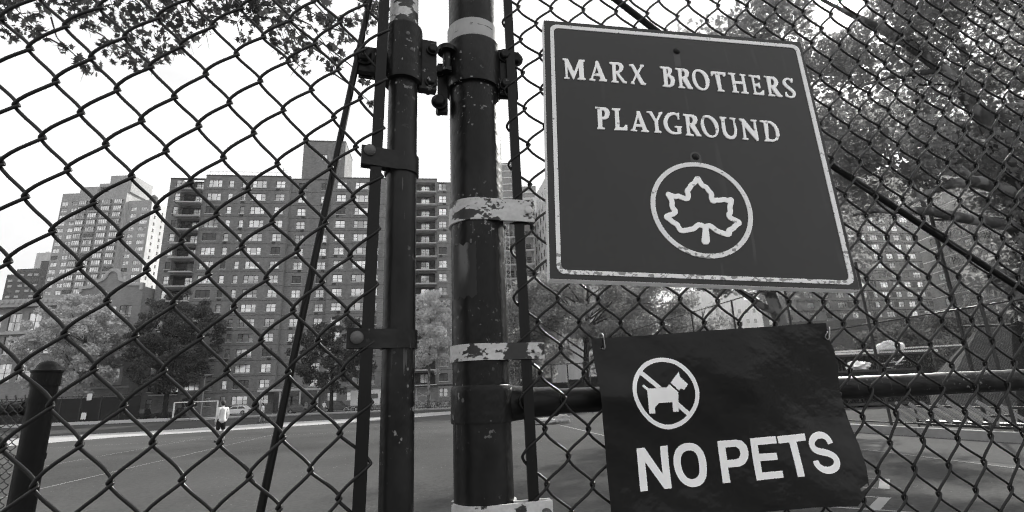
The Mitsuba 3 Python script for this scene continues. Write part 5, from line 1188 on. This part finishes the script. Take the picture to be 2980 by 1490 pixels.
for (x, y, z, q) in BLOBS:
    e = np.array([x, y, z])
    s = e + np.array([-0.9 - 0.5 * r9.random(), 0.4, 0.9 + 0.5 * r9.random()])
    m = (e + s) / 2 + r9.normal(size=3) * 0.15
    tw_.append(tube([s, m, e, e + (e - m) * 0.3], [0.02, 0.014, 0.008, 0.004], 5))
    for _ in range(3):
        d = r9.normal(size=3) * q * 0.6
        tw_.append(tube([e, e + d * 0.5 + [0, 0, 0.03], e + d], [0.008, 0.006, 0.003], 4))
part(mp, 'branches', cat(tw_ + [tube([(-17.5, 11.5, 8), (-15, 11, 11), (-11, 10.6, 12.4), (-7, 10.4, 12.6), (-3.5, 10.3, 12.1)], [0.24, 0.2, 0.15, 0.1, 0.03], 8)]), 'bark_dark', 60)
part(mp, 'trunk', tube([(-18, 11.5, 0), (-17.9, 11.5, 3), (-17.6, 11.5, 8), (-17, 11.5, 12.5)], [0.42, 0.34, 0.28, 0.12], 12), 'bark_dark', 60)

# ------------------------------------------------------------------ fences and things beyond the field
bf = thing('boundary_fence', 'tall dark post and rail mesh fence along the right side of the field', 'fence')
bp = lambda Y: np.array([12.15 - 0.229 * (Y - 8.6), Y, 0.0])  # noqa: E731
for Y in (9.4, 12.45, 15.5, 18.55, 21.6, 24.65, 27.7, 31, 34.5, 38.5):
    part(bf, 'post', rod(bp(Y), bp(Y) + [0, 0, 5.0 if Y > 13 else 3.2], 0.04, 10), 'dark_metal', 40)
for z, y0, y1 in ((3.1, 7, 38.5), (4.97, 15.5, 38.5), (0.3, 7, 38.5)):
    part(bf, 'rail', rod(bp(y0) + [0, 0, z], bp(y1) + [0, 0, z], 0.022, 8), 'dark_metal', 40)


def fine_mesh(o, a, upv, L, Hh, pitch, w, nrm):
    """thin crossing wires over a rectangle, each wire a slim bar"""
    ms = []
    for s in np.arange(-Hh, L, pitch):
        for sg in (0, 1):
            s0, s1 = s, s + Hh
            t0, t1 = max(0, (0 - s0) / Hh), min(1, (L - s0) / Hh)
            if t1 <= t0:
                continue
            h0, h1 = t0 * Hh, t1 * Hh
            x0, x1 = s0 + h0, s0 + h1
            if sg:
                x0, x1 = L - x0, L - x1
            p, q = o + a * x0 + upv * h0 + nrm * 0.004 * sg, o + a * x1 + upv * h1 + nrm * 0.004 * sg
            ms.append(beam(p, q, w, w, nrm))
    return cat(ms)


ba = (bp(16) - bp(6.5)) / np.linalg.norm(bp(16) - bp(6.5))
bn = np.array([ba[1], -ba[0], 0])
k_ = part(bf, 'wire_mesh', fine_mesh(bp(6.5) + np.array([0, 0, 0.3]), ba, np.array([0, 0, 1.0]), 9.3, 2.8, 0.07, 0.0032, bn), 'mesh_dark', kind='stuff')
bs = thing('backstop', 'high dark backstop with a bent pole and fine mesh in front of the big tree', 'fence')
b0, ba2 = np.array([13.22, 15.46, 0]), np.array([0.998, 0.06, 0])
bpole = [(0, 0, 0), (0, 0, 3.5), (0, 0, 6.4), (-0.05, -0.2, 7.2), (-0.35, -0.8, 8.3), (-1.6, -2.9, 12.2)]
for s in (0, 5.0, 10.0):
    part(bs, 'pole', tube(np.array(bpole) + b0 + ba2 * s, 0.055, 10), 'dark_metal', 50)
for (dx, dy, z) in ((0, 0, 6.25), (-0.35, -0.8, 8.3), (-0.9, -1.7, 10.0), (0, 0, 2.9), (0, 0, 0.35)):
    part(bs, 'rail', rod(b0 + [dx, dy, z], b0 + ba2 * 10 + [dx, dy, z], 0.035, 8), 'dark_metal', 40)
part(bs, 'wire_mesh', fine_mesh(b0 + np.array([0, 0, 0.2]), ba2, np.array([0, 0, 1.0]), 10, 6.2, 0.075, 0.0042, np.array([0.06, -0.998, 0])), 'mesh_dark', kind='stuff')
up2 = np.array([-1.25, -2.1, 3.9])
up2 = up2 / np.linalg.norm(up2)
part(bs, 'wire_mesh', fine_mesh(b0 + np.array([-0.35, -0.8, 8.3]), ba2, up2, 10, 4.6, 0.075, 0.0036, np.cross(ba2, up2)), 'mesh_dark', kind='stuff')

pfence = thing('panel_fence', 'dark screened fence with upright posts left of the notice', 'fence')
for i in range(7):
    x = 0.2 + i * 1.5
    part(pfence, 'post', bx(x - 0.05, x + 0.05, 48.9, 49.0, 0, 4.2), 'dark_metal')
    part(pfence, 'panel', bx(x + 0.06, x + 1.44, 48.93, 48.96, 0.1, 2.7 + 0.25 * math.sin(i * 2.1)), 'container_dark')
part(pfence, 'rail', bx(0.2, 9.2, 48.86, 48.90, 4.1, 4.17), 'dark_metal')
lf = thing('perimeter_fence', 'long dark fence under the trees at the far left of the field', 'fence')
for i, x in enumerate(np.arange(-104, -56, 3.0)):
    part(lf, 'post', bx(x - 0.06, x + 0.06, 79.0, 79.12, 0.16, 4.1), 'dark_metal')
    part(lf, 'panel', bx(x + 0.08, x + 2.92, 79.04, 79.07, 0.3, 3.75), 'container_dark')
part(lf, 'rail', bx(-104, -56, 78.93, 78.99, 3.95, 4.06), 'dark_metal')
for i, (x, z, lab) in enumerate(((-64.0, 3.4, 'small white plate high on the far left fence'), (-64.4, 0.7, 'small white plate low on the far left fence'))):
    single('fence_plate', lab, 'sign', rbox(x, x + 0.75, 78.7, 78.75, z, z + 0.95, 0.02), 'white_paint')


def container(name, label, x0, x1, y0, y1, z1):
    t = thing(name, label, 'container')
    v = []
    n = int((x1 - x0) / 0.22)
    part(t, 'shell', cat([bx(x0, x1, y0 + 0.06, y1, 0.15, z1 - 0.12)] + [bx(x0 + i * 0.22, x0 + i * 0.22 + 0.11, y0 + 0.015, y0 + 0.06, 0.3, z1 - 0.2) for i in range(n)]), 'container_dark')
    part(t, 'frame', cat(bx(x0 - 0.04, x1 + 0.04, y0, y0 + 0.1, z1 - 0.12, z1), bx(x0 - 0.04, x0 + 0.1, y0 - 0.02, y0 + 0.1, 0, z1 - 0.12), bx(x1 - 0.1, x1 + 0.04, y0 - 0.02, y0 + 0.1, 0, z1 - 0.12), bx(x0 - 0.04, x1 + 0.04, y0, y0 + 0.1, 0.1, 0.26)), 'unit_dark')


def lump(c, r, seed, n=3):
    m = trimesh.creation.icosphere(n)
    v = np.array(m.vertices)
    k = 1 + 1.1 * (meshkit.fbm(v * 2.6 + seed, 4, seed) - 0.5)
    v = v * k[:, None] * np.asarray(r) + np.asarray(c)
    v[:, 2] = np.maximum(v[:, 2], c[2] - r[2] * 0.45)
    return trimesh.Trimesh(v, m.faces, process=False)


container('container', 'dark corrugated container carrying long boards and a white bundle, farther of the two', 19.6, 27.6, 35, 37.4, 3.2)
container('container', 'dark low skip nearer the fence with a white sack on it, below the boards', 17.4, 23.6, 31, 33.2, 2.1)
for k, (x0, x1, y, z, r) in enumerate(((19.2, 26.4, 35.3, 3.23, .10), (20.4, 28.6, 35.9, 3.23, .14), (21.5, 29.2, 36.5, 3.23, .18), (19.0, 24.5, 36.9, 3.23, .1), (21.4, 30.2, 35.4, 3.40, .09))):
    single('board', ['nearest pale board lying flat on the farther container', 'second nearest pale board on the farther container', 'third pale board back on the farther container', 'farthest pale board on the farther container', 'thin pale board tilted over the others on the farther container'][k], 'board', beam((x0, y, z + r / 2), (x1, y + 0.15, z + r / 2 + (0.12 if k == 4 else 0)), 0.3, r), 'white_paint', group='boards on the farther container')
single('tarp_bundle', 'white wrapped bundle on the boards of the farther container', 'bundle', lump((25.6, 36.0, 3.62), (0.85, 0.6, 0.42), 3, 4), 'tarp_white', 35)
single('sack', 'bulging white sack on the nearer skip', 'sack', lump((20.6, 32.0, 2.3), (0.60, 0.5, 0.36), 5, 4), 'tarp_white', 35)
single('sack', 'flat pale sack pile at the left end of the nearer skip', 'sack', lump((18.0, 32.0, 2.25), (0.6, 0.6, 0.36), 8), 'plank', True)
single('debris_pile', 'heap of light scrap boards at the right end of the nearer skip', 'debris', cat([beam(np.array([22.2, 31.7, 2.16]) + r9.normal(size=3) * [0.4, 0.3, 0.05] + [0, 0, 0.06 * i], np.array([23.2, 32.1, 2.2]) + r9.normal(size=3) * [0.5, 0.4, 0.12] + [0, 0, 0.06 * i], 0.12, 0.03) for i in range(9)]), 'slab_white')
nv_ = np.array([(22.8, 29.5, 0.0), (31.5, 29.0, 0.0), (32.5, 33.5, 0.0), (24.5, 34.0, 0.0), (27.6, 31.0, 4.3), (30.2, 31.2, 4.1), (25.4, 31.0, 2.0)])
single('net_mound', 'grey netting sloping over a stack right of the containers', 'mound', trimesh.convex.convex_hull(nv_), 'net_grey')
for i in range(9):
    Y = 15.9 - i * 0.37
    x = 13.15 - 0.229 * (Y - 8.6)
    p = np.array([x, Y, 0.28])
    single('leaning_board', ['first', 'second', 'third', 'fourth', 'fifth', 'sixth', 'seventh', 'eighth', 'ninth'][i] + ' slat from the left leaning in the row behind the kerb', 'board', beam(p, p + np.array([-0.52, 0.14, 0.46]) * (1.15 + 0.12 * math.sin(i * 3)), 0.10, 0.025, (0, 1, 0)), 'plank', group='slats leaning behind the right kerb')
single('low_rack', 'dark low rack holding the leaning slats', 'rack', cat(beam((12.05, 16.2, 0.2), (13.0, 12.4, 0.2), 0.5, 0.14), beam((11.85, 16.2, 0.66), (12.75, 12.4, 0.66), 0.06, 0.06), rod((11.85, 16.2, 0.0), (11.85, 16.2, 0.66), 0.03, 6), rod((12.75, 12.4, 0.0), (12.75, 12.4, 0.66), 0.03, 6)), 'dark_metal')
single('ball_bag', 'pale bag lying on the field beside the white line right of the post', 'bag', cat(lump((1.35, 27.5, 0.12), (0.75, 0.3, 0.2), 21), lump((2.2, 27.3, 0.18), (0.35, 0.25, 0.28), 23)), 'plank', True)


# ------------------------------------------------------------------ goal, lamp, scaffold
go = thing('soccer_goal', 'small white soccer goal on the far side of the field', 'goal')
gx0, gx1, gy = -47.4, -41.4, 73.5
for x in (gx0, gx1):
    part(go, 'post', bx(x - 0.08, x + 0.08, gy - 0.07, gy + 0.07, 0.006, 2.40), 'white_paint')
    part(go, 'back_stay', cat(rod((x + (1.3 if x == gx0 else -0.4), gy + 1.9, 0.03), (x + (0.8 if x == gx0 else -0.2), gy + 0.8, 2.36), 0.05, 8), rod((x, gy, 0.04), (x + (1.3 if x == gx0 else -0.4), gy + 1.9, 0.04), 0.05, 8)), 'galvanised')
part(go, 'crossbar', bx(gx0 - 0.07, gx1 + 0.07, gy - 0.07, gy + 0.07, 2.40, 2.54), 'white_paint')
part(go, 'back_bar', rod((gx0 + 1.3, gy + 1.9, 0.05), (gx1 - 0.4, gy + 1.9, 0.05), 0.04, 8), 'white_paint')
lamp = thing('street_lamp', 'slim pale lamp post in front of the apartment block', 'lamp')
part(lamp, 'pole', tube([(-48.6, 82, 0.16), (-48.6, 82, 5.6), (-48.4, 81.8, 6.5)], [0.12, 0.08, 0.06], 8), 'galvanised', 50)
part(lamp, 'head', rbox(-48.5, -47.6, 81.5, 81.9, 6.45, 6.62, 0.03), 'galvanised')
sc_ = thing('scaffold', 'pale cross braced scaffold bay on the far pavement between pole and post', 'scaffold')
for x in (-16.9, -14.7):
    for y in (88.6, 89.9):
        part(sc_, 'standard', rod((x, y, 0.02), (x, y, 3.6), 0.07, 8), 'slab_white', 50)
    part(sc_, 'brace', rod((x, 88.6, 0.3), (x, 89.9, 3.2), 0.04, 6), 'slab_white')
for z0 in (0.9, 2.2):
    part(sc_, 'brace', cat(rod((-16.9, 88.6, z0 - 0.5), (-14.7, 88.6, z0 + 0.7), 0.045, 6), rod((-14.7, 88.6, z0 - 0.5), (-16.9, 88.6, z0 + 0.7), 0.045, 6)), 'slab_white')
for z in (1.0, 2.1, 3.4):
    part(sc_, 'ledger', rod((-16.9, 88.6, z), (-14.7, 88.6, z), 0.05, 6), 'slab_white')
shed = part(sc_, 'deck', bx(-21, -8.5, 88.0, 91, 3.6, 3.75), 'dark_metal')
for x in (-20.5, -12.4, -9.0):
    part(sc_, 'standard', rod((x, 88.4, 0.02), (x, 88.4, 3.6), 0.06, 8), 'galvanised', 50)


# ------------------------------------------------------------------ vehicles
def car(name, label, x, y, z, heading, L, paint, kind='sedan', group=None):
    t = thing(name, label, 'car', group)
    M = frame((math.cos(heading), math.sin(heading), 0), (-math.sin(heading), math.cos(heading), 0), (0, 0, 1.0), (x, y, z))
    hgt = 1.44 if kind == 'sedan' else 1.78
    low_ = [(-L / 2, 0.30), (-L / 2 + 0.05, 0.62), (-L / 2 + 0.1, 0.86), (-L * 0.30, 0.95), (L * 0.16, 0.95), (L * 0.42, 0.80), (L / 2 - 0.04, 0.66), (L / 2, 0.34), (L / 2 - 0.2, 0.22), (-L / 2 + 0.2, 0.22)] if kind == 'sedan' else \
        [(-L / 2, 0.32), (-L / 2 + 0.02, 0.95), (-L * 0.46, 1.08), (L * 0.18, 1.08), (L * 0.44, 0.98), (L / 2 - 0.02, 0.78), (L / 2, 0.36), (L / 2 - 0.2, 0.26), (-L / 2 + 0.2, 0.26)]
    zb = 0.93 if kind == 'sedan' else 1.06
    cab = [(-L * 0.40, zb), (-L * 0.26, hgt - 0.04), (-L * 0.18, hgt), (L * 0.0, hgt), (L * 0.07, hgt - 0.05), (L * 0.22, zb)] if kind == 'sedan' else \
        [(-L * 0.47, zb), (-L * 0.43, hgt - 0.05), (-L * 0.38, hgt), (L * 0.02, hgt), (L * 0.09, hgt - 0.06), (L * 0.22, zb)]
    wheels = [(-L * 0.29, 0.33), (L * 0.31, 0.33)]
    lp_ = Polygon(low_).buffer(-0.05).buffer(0.05, quad_segs=4)
    for wx, wz in wheels:
        lp_ = lp_.difference(Point(wx, wz).buffer(0.37, quad_segs=8))

    def ext(pg, w, taper=0.0, z0=0, z1=1):
        m = trimesh.creation.extrude_polygon(pg, w, engine='earcut')
        v = np.array(m.vertices)[:, [0, 2, 1]]
        v[:, 1] -= w / 2
        if taper:
            v[:, 1] *= 1 - taper * np.clip((v[:, 2] - z0) / (z1 - z0), 0, 1)
        return trimesh.Trimesh(v, m.faces[:, ::-1], process=False)
    part(t, 'body', ext(lp_, 1.80, 0.06, 0.5, 1.1), paint, 40, M)
    cp = Polygon(cab)
    part(t, 'cabin_glass', ext(cp.buffer(-0.03), 1.56, 0.16, zb, hgt), 'glass_dark', 40, M)
    roof = cp.intersection(sbox(-9, hgt - 0.09, 9, 9))
    pil = [LineString([cab[0], cab[1]]).buffer(0.05), LineString([cab[-1], cab[-2]]).buffer(0.045), LineString([(-L * 0.1, zb), (-L * 0.1, hgt)]).buffer(0.04)]
    part(t, 'roof', ext(unary_union([roof] + pil).buffer(0), 1.60, 0.15, zb, hgt), paint, 40, M)
    for wx, wz in wheels:
        for sy in (-1, 1):
            W_ = part(t, 'wheel', cat(tube([(wx, sy * 0.70, wz), (wx, sy * 0.90, wz)], 0.33, 18)), 'rubber', 40, M)
            part(W_, 'rim', tube([(wx, sy * 0.895, wz), (wx, sy * 0.915, wz)], 0.21, 14), 'galvanised', 40, M)
    for sy in (-1, 1):
        part(t, 'headlight', rbox(L / 2 - 0.16, L / 2 - 0.02, sy * 0.72 - 0.16, sy * 0.72 + 0.16, 0.56, 0.70, 0.02), 'stone_pale', M=M)
        part(t, 'tail_light', rbox(-L / 2 - 0.005, -L / 2 + 0.08, sy * 0.70 - 0.16, sy * 0.70 + 0.16, 0.66, 0.80, 0.02), 'unit_dark', M=M)
    part(t, 'bumper', rbox(L / 2 - 0.1, L / 2 + 0.05, -0.82, 0.82, 0.28, 0.44, 0.03), paint, M=M)
    return t


car('parked_car', 'silver sedan parked right of the white goal', -47.6, 90.5, 0.3, math.pi, 4.9, 'car_silver')
car('parked_car', 'dark van parked at the kerb behind the left goal post', -59.2, 90.5, 0.1, math.pi, 4.8, 'car_dark', 'suv')
car('parked_car', 'dark van half hidden by the dark tree trunk', -65.0, 90.5, 0.1, math.pi, 4.8, 'car_dark', 'suv')
car('parked_car', 'dark van parked in front of the canopy by the bicycles', -30.6, 90.5, 0.1, 0.0, 5.0, 'car_dark', 'suv')
car('parked_car', 'dark sedan parked left of the canopy van', -36.8, 90.5, 0.1, 0.0, 4.6, 'car_dark')
tr = thing('box_truck', 'white box truck showing between tension bar and gate pole', 'truck')
part(tr, 'cargo_box', rbox(-27.4, -22.6, 87.2, 89.5, 0.95, 3.4, 0.05), 'white_paint')
part(tr, 'cab', rbox(-22.5, -20.9, 87.3, 89.4, 0.7, 2.5, 0.12), 'white_paint')
part(tr, 'window', cat(rbox(-22.2, -21.2, 87.24, 87.32, 1.6, 2.3, 0.02), rbox(-24.4, -22.9, 87.14, 87.22, 2.0, 2.75, 0.02)), 'glass_dark')
for x in (-26.4, -21.7):
    for y in (87.35, 89.3):
        W_ = part(tr, 'wheel', tube([(x, y - 0.14, 0.42), (x, y + 0.14, 0.42)], 0.42, 16), 'rubber', 40)
        part(W_, 'rim', tube([(x, y - 0.16, 0.42), (x, y + 0.16, 0.42)], 0.22, 12), 'galvanised', 40)


def torus(r, tr_, n=24, m=6):
    a = np.linspace(0, 2 * np.pi, n + 1)
    return tube(np.c_[r * np.cos(a), 0 * a, r * np.sin(a)], tr_, m, caps=False)


BW = mikit.ply(torus(0.33, 0.028), None, smooth=True)
BF = mikit.ply(cat(rod((0, 0, 0.33), (0.42, 0, 0.30), 0.03, 6), rod((0.42, 0, 0.30), (0.30, 0, 0.85), 0.03, 6), rod((0.42, 0, 0.30), (0.92, 0, 0.72), 0.035, 6), rod((0.32, 0, 0.76), (0.90, 0, 0.80), 0.03, 6), rod((0.0, 0, 0.33), (0.32, 0, 0.76), 0.02, 6), rod((0.90, 0, 0.85), (1.04, 0, 0.33), 0.03, 6)), None)
BH = mikit.ply(cat(rod((0.90, 0, 0.82), (0.86, 0, 1.02), 0.02, 6), rod((0.84, -0.28, 1.03), (0.84, 0.28, 1.03), 0.02, 6)), None)
BS = mikit.ply(cat(rbox(0.18, 0.42, -0.07, 0.07, 0.88, 0.95, 0.025), rod((0.31, 0, 0.82), (0.30, 0, 0.9), 0.02, 6)), None)


def bike(label, x, y, z, ang, group=None, paint='galvanised'):
    t = thing('bicycle', label, 'bicycle', group)
    M = frame((math.cos(ang), math.sin(ang), 0), (-math.sin(ang), math.cos(ang), 0), (0, 0, 1.0), (x, y, z))
    part(t, 'frame', BF, paint, M=M)
    part(t, 'wheel', BW, 'slab_white' if group is None else 'rubber', M=at_xz(M, 0, 0.33))
    part(t, 'wheel', BW, 'slab_white' if group is None else 'rubber', M=at_xz(M, 1.04, 0.33))
    part(t, 'handlebar', BH, 'dark_metal', M=M)
    part(t, 'saddle', BS, 'rubber', M=M)


bike('pale framed bicycle standing alone by the tension bar', -25.4, 79.0, 0.16, 0.1)
ORD = ['first', 'second', 'third', 'fourth', 'fifth', 'sixth', 'seventh', 'eighth', 'ninth', 'tenth']
for i in range(10):
    bike(f'{ORD[i]} bicycle from the left in the long row between pole and post', -16.0 + i * 0.62, 80.0 + 0.1 * math.sin(i * 2.4), 0.16, 1.1 + 0.15 * math.sin(i * 1.7), 'bicycles parked in a row between pole and post', ['dark_metal', 'galvanised', 'slab_white'][i % 3])
for i in range(2):
    bike(['left', 'right'][i] + ' bicycle of the two below the white truck', -22.6 + i * 0.75, 80.4, 0.16, 1.2, 'bicycles between tension bar and pole', ['dark_metal', 'galvanised'][i % 2])


# ------------------------------------------------------------------ people
def hull_chain(pairs, seg=14):
    out = None
    for (p, rp_), (q, rq) in pairs:
        s = m3.Manifold.batch_hull([m3.Manifold.sphere(rp_, seg).translate(list(map(float, p))), m3.Manifold.sphere(rq, seg).translate(list(map(float, q)))])
        out = s if out is None else out + s
    return out


def mf_mesh(m, edge=0.03, it=8):
    m = m.refine_to_length(edge)
    q = m.to_mesh()
    t = trimesh.Trimesh(q.vert_properties[:, :3], q.tri_verts, process=True)
    trimesh.smoothing.filter_taubin(t, iterations=it)
    return t


def person(label, x, y, z, heading, h=1.75, top='cloth_white', bottom='cloth_black', shorts=True, stride=0.1, arms=(0.1, -0.1), head_turn=0.0, group=None, long_sleeve=True):
    t = thing('person', label, 'person', group)
    s = h / 1.75
    M = frame((math.cos(heading) * s, math.sin(heading) * s, 0), (-math.sin(heading) * s, math.cos(heading) * s, 0), (0, 0, s), (x, y, z))
    # x forwards, y to the left, z up
    hip, kn, an = [(0, sy * 0.09, 0.92) for sy in (-1, 1)], [(0.02 + sy * stride * 0.55, sy * 0.095, 0.49) for sy in (-1, 1)], [(-0.03 + sy * stride, sy * 0.10, 0.08) for sy in (-1, 1)]
    sh, el, wr = [(-0.02, sy * 0.19, 1.42) for sy in (-1, 1)], [(-0.04 + arms[i] * 0.5, sy * 0.25, 1.13) for i, sy in enumerate((-1, 1))], [(0.06 + arms[i], sy * 0.24, 0.88) for i, sy in enumerate((-1, 1))]
    hd = np.array([0.035, 0.01 * head_turn, 1.645])
    P_ = []
    for i in (0, 1):
        P_ += [((hip[i], .088), (kn[i], .056)), ((kn[i], .056), ((kn[i][0] * .5 + an[i][0] * .5 - 0.02, kn[i][1], .33), .054)), (((kn[i][0] * .5 + an[i][0] * .5 - 0.02, kn[i][1], .33), .054), (an[i], .036)), ((an[i], .036), ((an[i][0] + .15, an[i][1], .03), .03)),
               ((sh[i], .052), (el[i], .040)), ((el[i], .040), (wr[i], .028)), ((wr[i], .028), ((wr[i][0] + .01, wr[i][1], .82), .034))]
        for k in range(4):
            a0 = np.array([wr[i][0] - 0.025 + k * 0.02, wr[i][1], .81])
            P_.append(((a0, .0105), (a0 + [0.004, 0, -0.055 - 0.008 * (k in (1, 2))], .0085)))
        P_.append((((wr[i][0] + .02, wr[i][1], .845), .012), ((wr[i][0] + .052, wr[i][1], .80), .009)))
    P_ += [(((0, 0, .95), .13), ((-0.01, 0, 1.18), .12)), (((-0.01, 0, 1.18), .12), ((-0.01, 0, 1.36), .13)), (((-0.01, -.13, 1.39), .075), ((-0.01, .13, 1.39), .075)), (((0, 0, 1.44), .058), (tuple(hd - [0.02, 0, .08]), .055)),
           ((tuple(hd + [-.01, 0, .03]), .095), (tuple(hd + [.025, 0, -.07]), .058)), ((tuple(hd + [.085, 0, -.01]), .016), (tuple(hd + [.098, 0, -.032]), .016)), ((tuple(hd + [.078, -.02, -.066]), .010), (tuple(hd + [.078, .02, -.066]), .010)),
           ((tuple(hd + [0, -.092, 0]), .018), (tuple(hd + [0, -.092, -.03]), .013)), ((tuple(hd + [0, .092, 0]), .018), (tuple(hd + [0, .092, -.03]), .013))]
    part(t, 'body', mf_mesh(hull_chain(P_, 12), 0.03, 6), 'skin', True, M)
    S2 = [(((0, -.06, .92), .140), ((0, .06, .92), .140)), (((0, 0, .93), .155), ((-.01, 0, 1.18), .14)), (((-.01, 0, 1.18), .14), ((-.01, 0, 1.37), .148)), (((-.01, -.14, 1.40), .085), ((-.01, .14, 1.40), .085))]
    for i in (0, 1):
        S2.append(((sh[i], .070), (el[i], .058)))
        if long_sleeve:
            S2.append(((el[i], .058), (wr[i], .044)))
    part(t, 'shirt', mf_mesh(hull_chain(S2, 14), 0.05, 6), top, True, M)
    S3 = [((hip[0], .115), (hip[1], .115))]
    for i in (0, 1):
        S3.append(((hip[i], .118), (tuple(np.array(hip[i]) * .15 + np.array(kn[i]) * .85 + [0, 0, .02]), .088)))
        if not shorts:
            S3.append(((kn[i], .080), (tuple(np.array(an[i]) + [0, 0, .04]), .058)))
    part(t, 'trousers' if not shorts else 'shorts', mf_mesh(hull_chain(S3, 14), 0.05, 5), bottom, True, M)
    for i in (0, 1):
        part(t, 'shoe', mf_mesh(hull_chain([(((an[i][0] - .03, an[i][1], .045), .045), ((an[i][0] + .17, an[i][1], .036), .036))], 14), 0.04, 3), 'cloth_black', True, M)
    part(t, 'hair', mf_mesh(hull_chain([((tuple(hd + [-.022, 0, .045]), .098), (tuple(hd + [-.045, 0, -.02]), .085)), ((tuple(hd + [.03, 0, .085]), .055), (tuple(hd + [-.02, 0, .07]), .08))], 14), 0.04, 3), 'hair', True, M)
    for i, sy in enumerate((-1, 1)):
        part(t, 'eye', trimesh.creation.icosphere(2, 0.011).apply_translation(hd + [.083, sy * .034, .012]), 'hair', True, M)


person('person in a white long sleeved top and black shorts standing before the goal', -13.32, 24.1, 0.006, math.radians(150), 1.76, stride=0.07, arms=(0.04, -0.02))
person('person in a pale shirt and dark shorts walking near the slanted brace rod', -24.6, 51.5, 0.01, math.radians(200), 1.75, 'cloth_white', 'cloth_black', True, 0.2, (0.2, -0.15), long_sleeve=False)
person('person in grey on the far side just right of the brace rod', -34.6, 79.5, 0.16, math.radians(20), 1.72, 'cloth_white', 'cloth_grey', False, 0.18, (0.1, -0.1))
person('person in dark clothes by the bicycles left of the tension bar', -31.2, 78.6, 0.16, math.radians(260), 1.7, 'cloth_grey', 'cloth_black', False, 0.05, (0.05, 0.05))
person('person in white bending the way of the single bicycle', -28.6, 78.8, 0.16, math.radians(-30), 1.68, 'cloth_white', 'cloth_grey', False, 0.12, (0.15, 0.2))
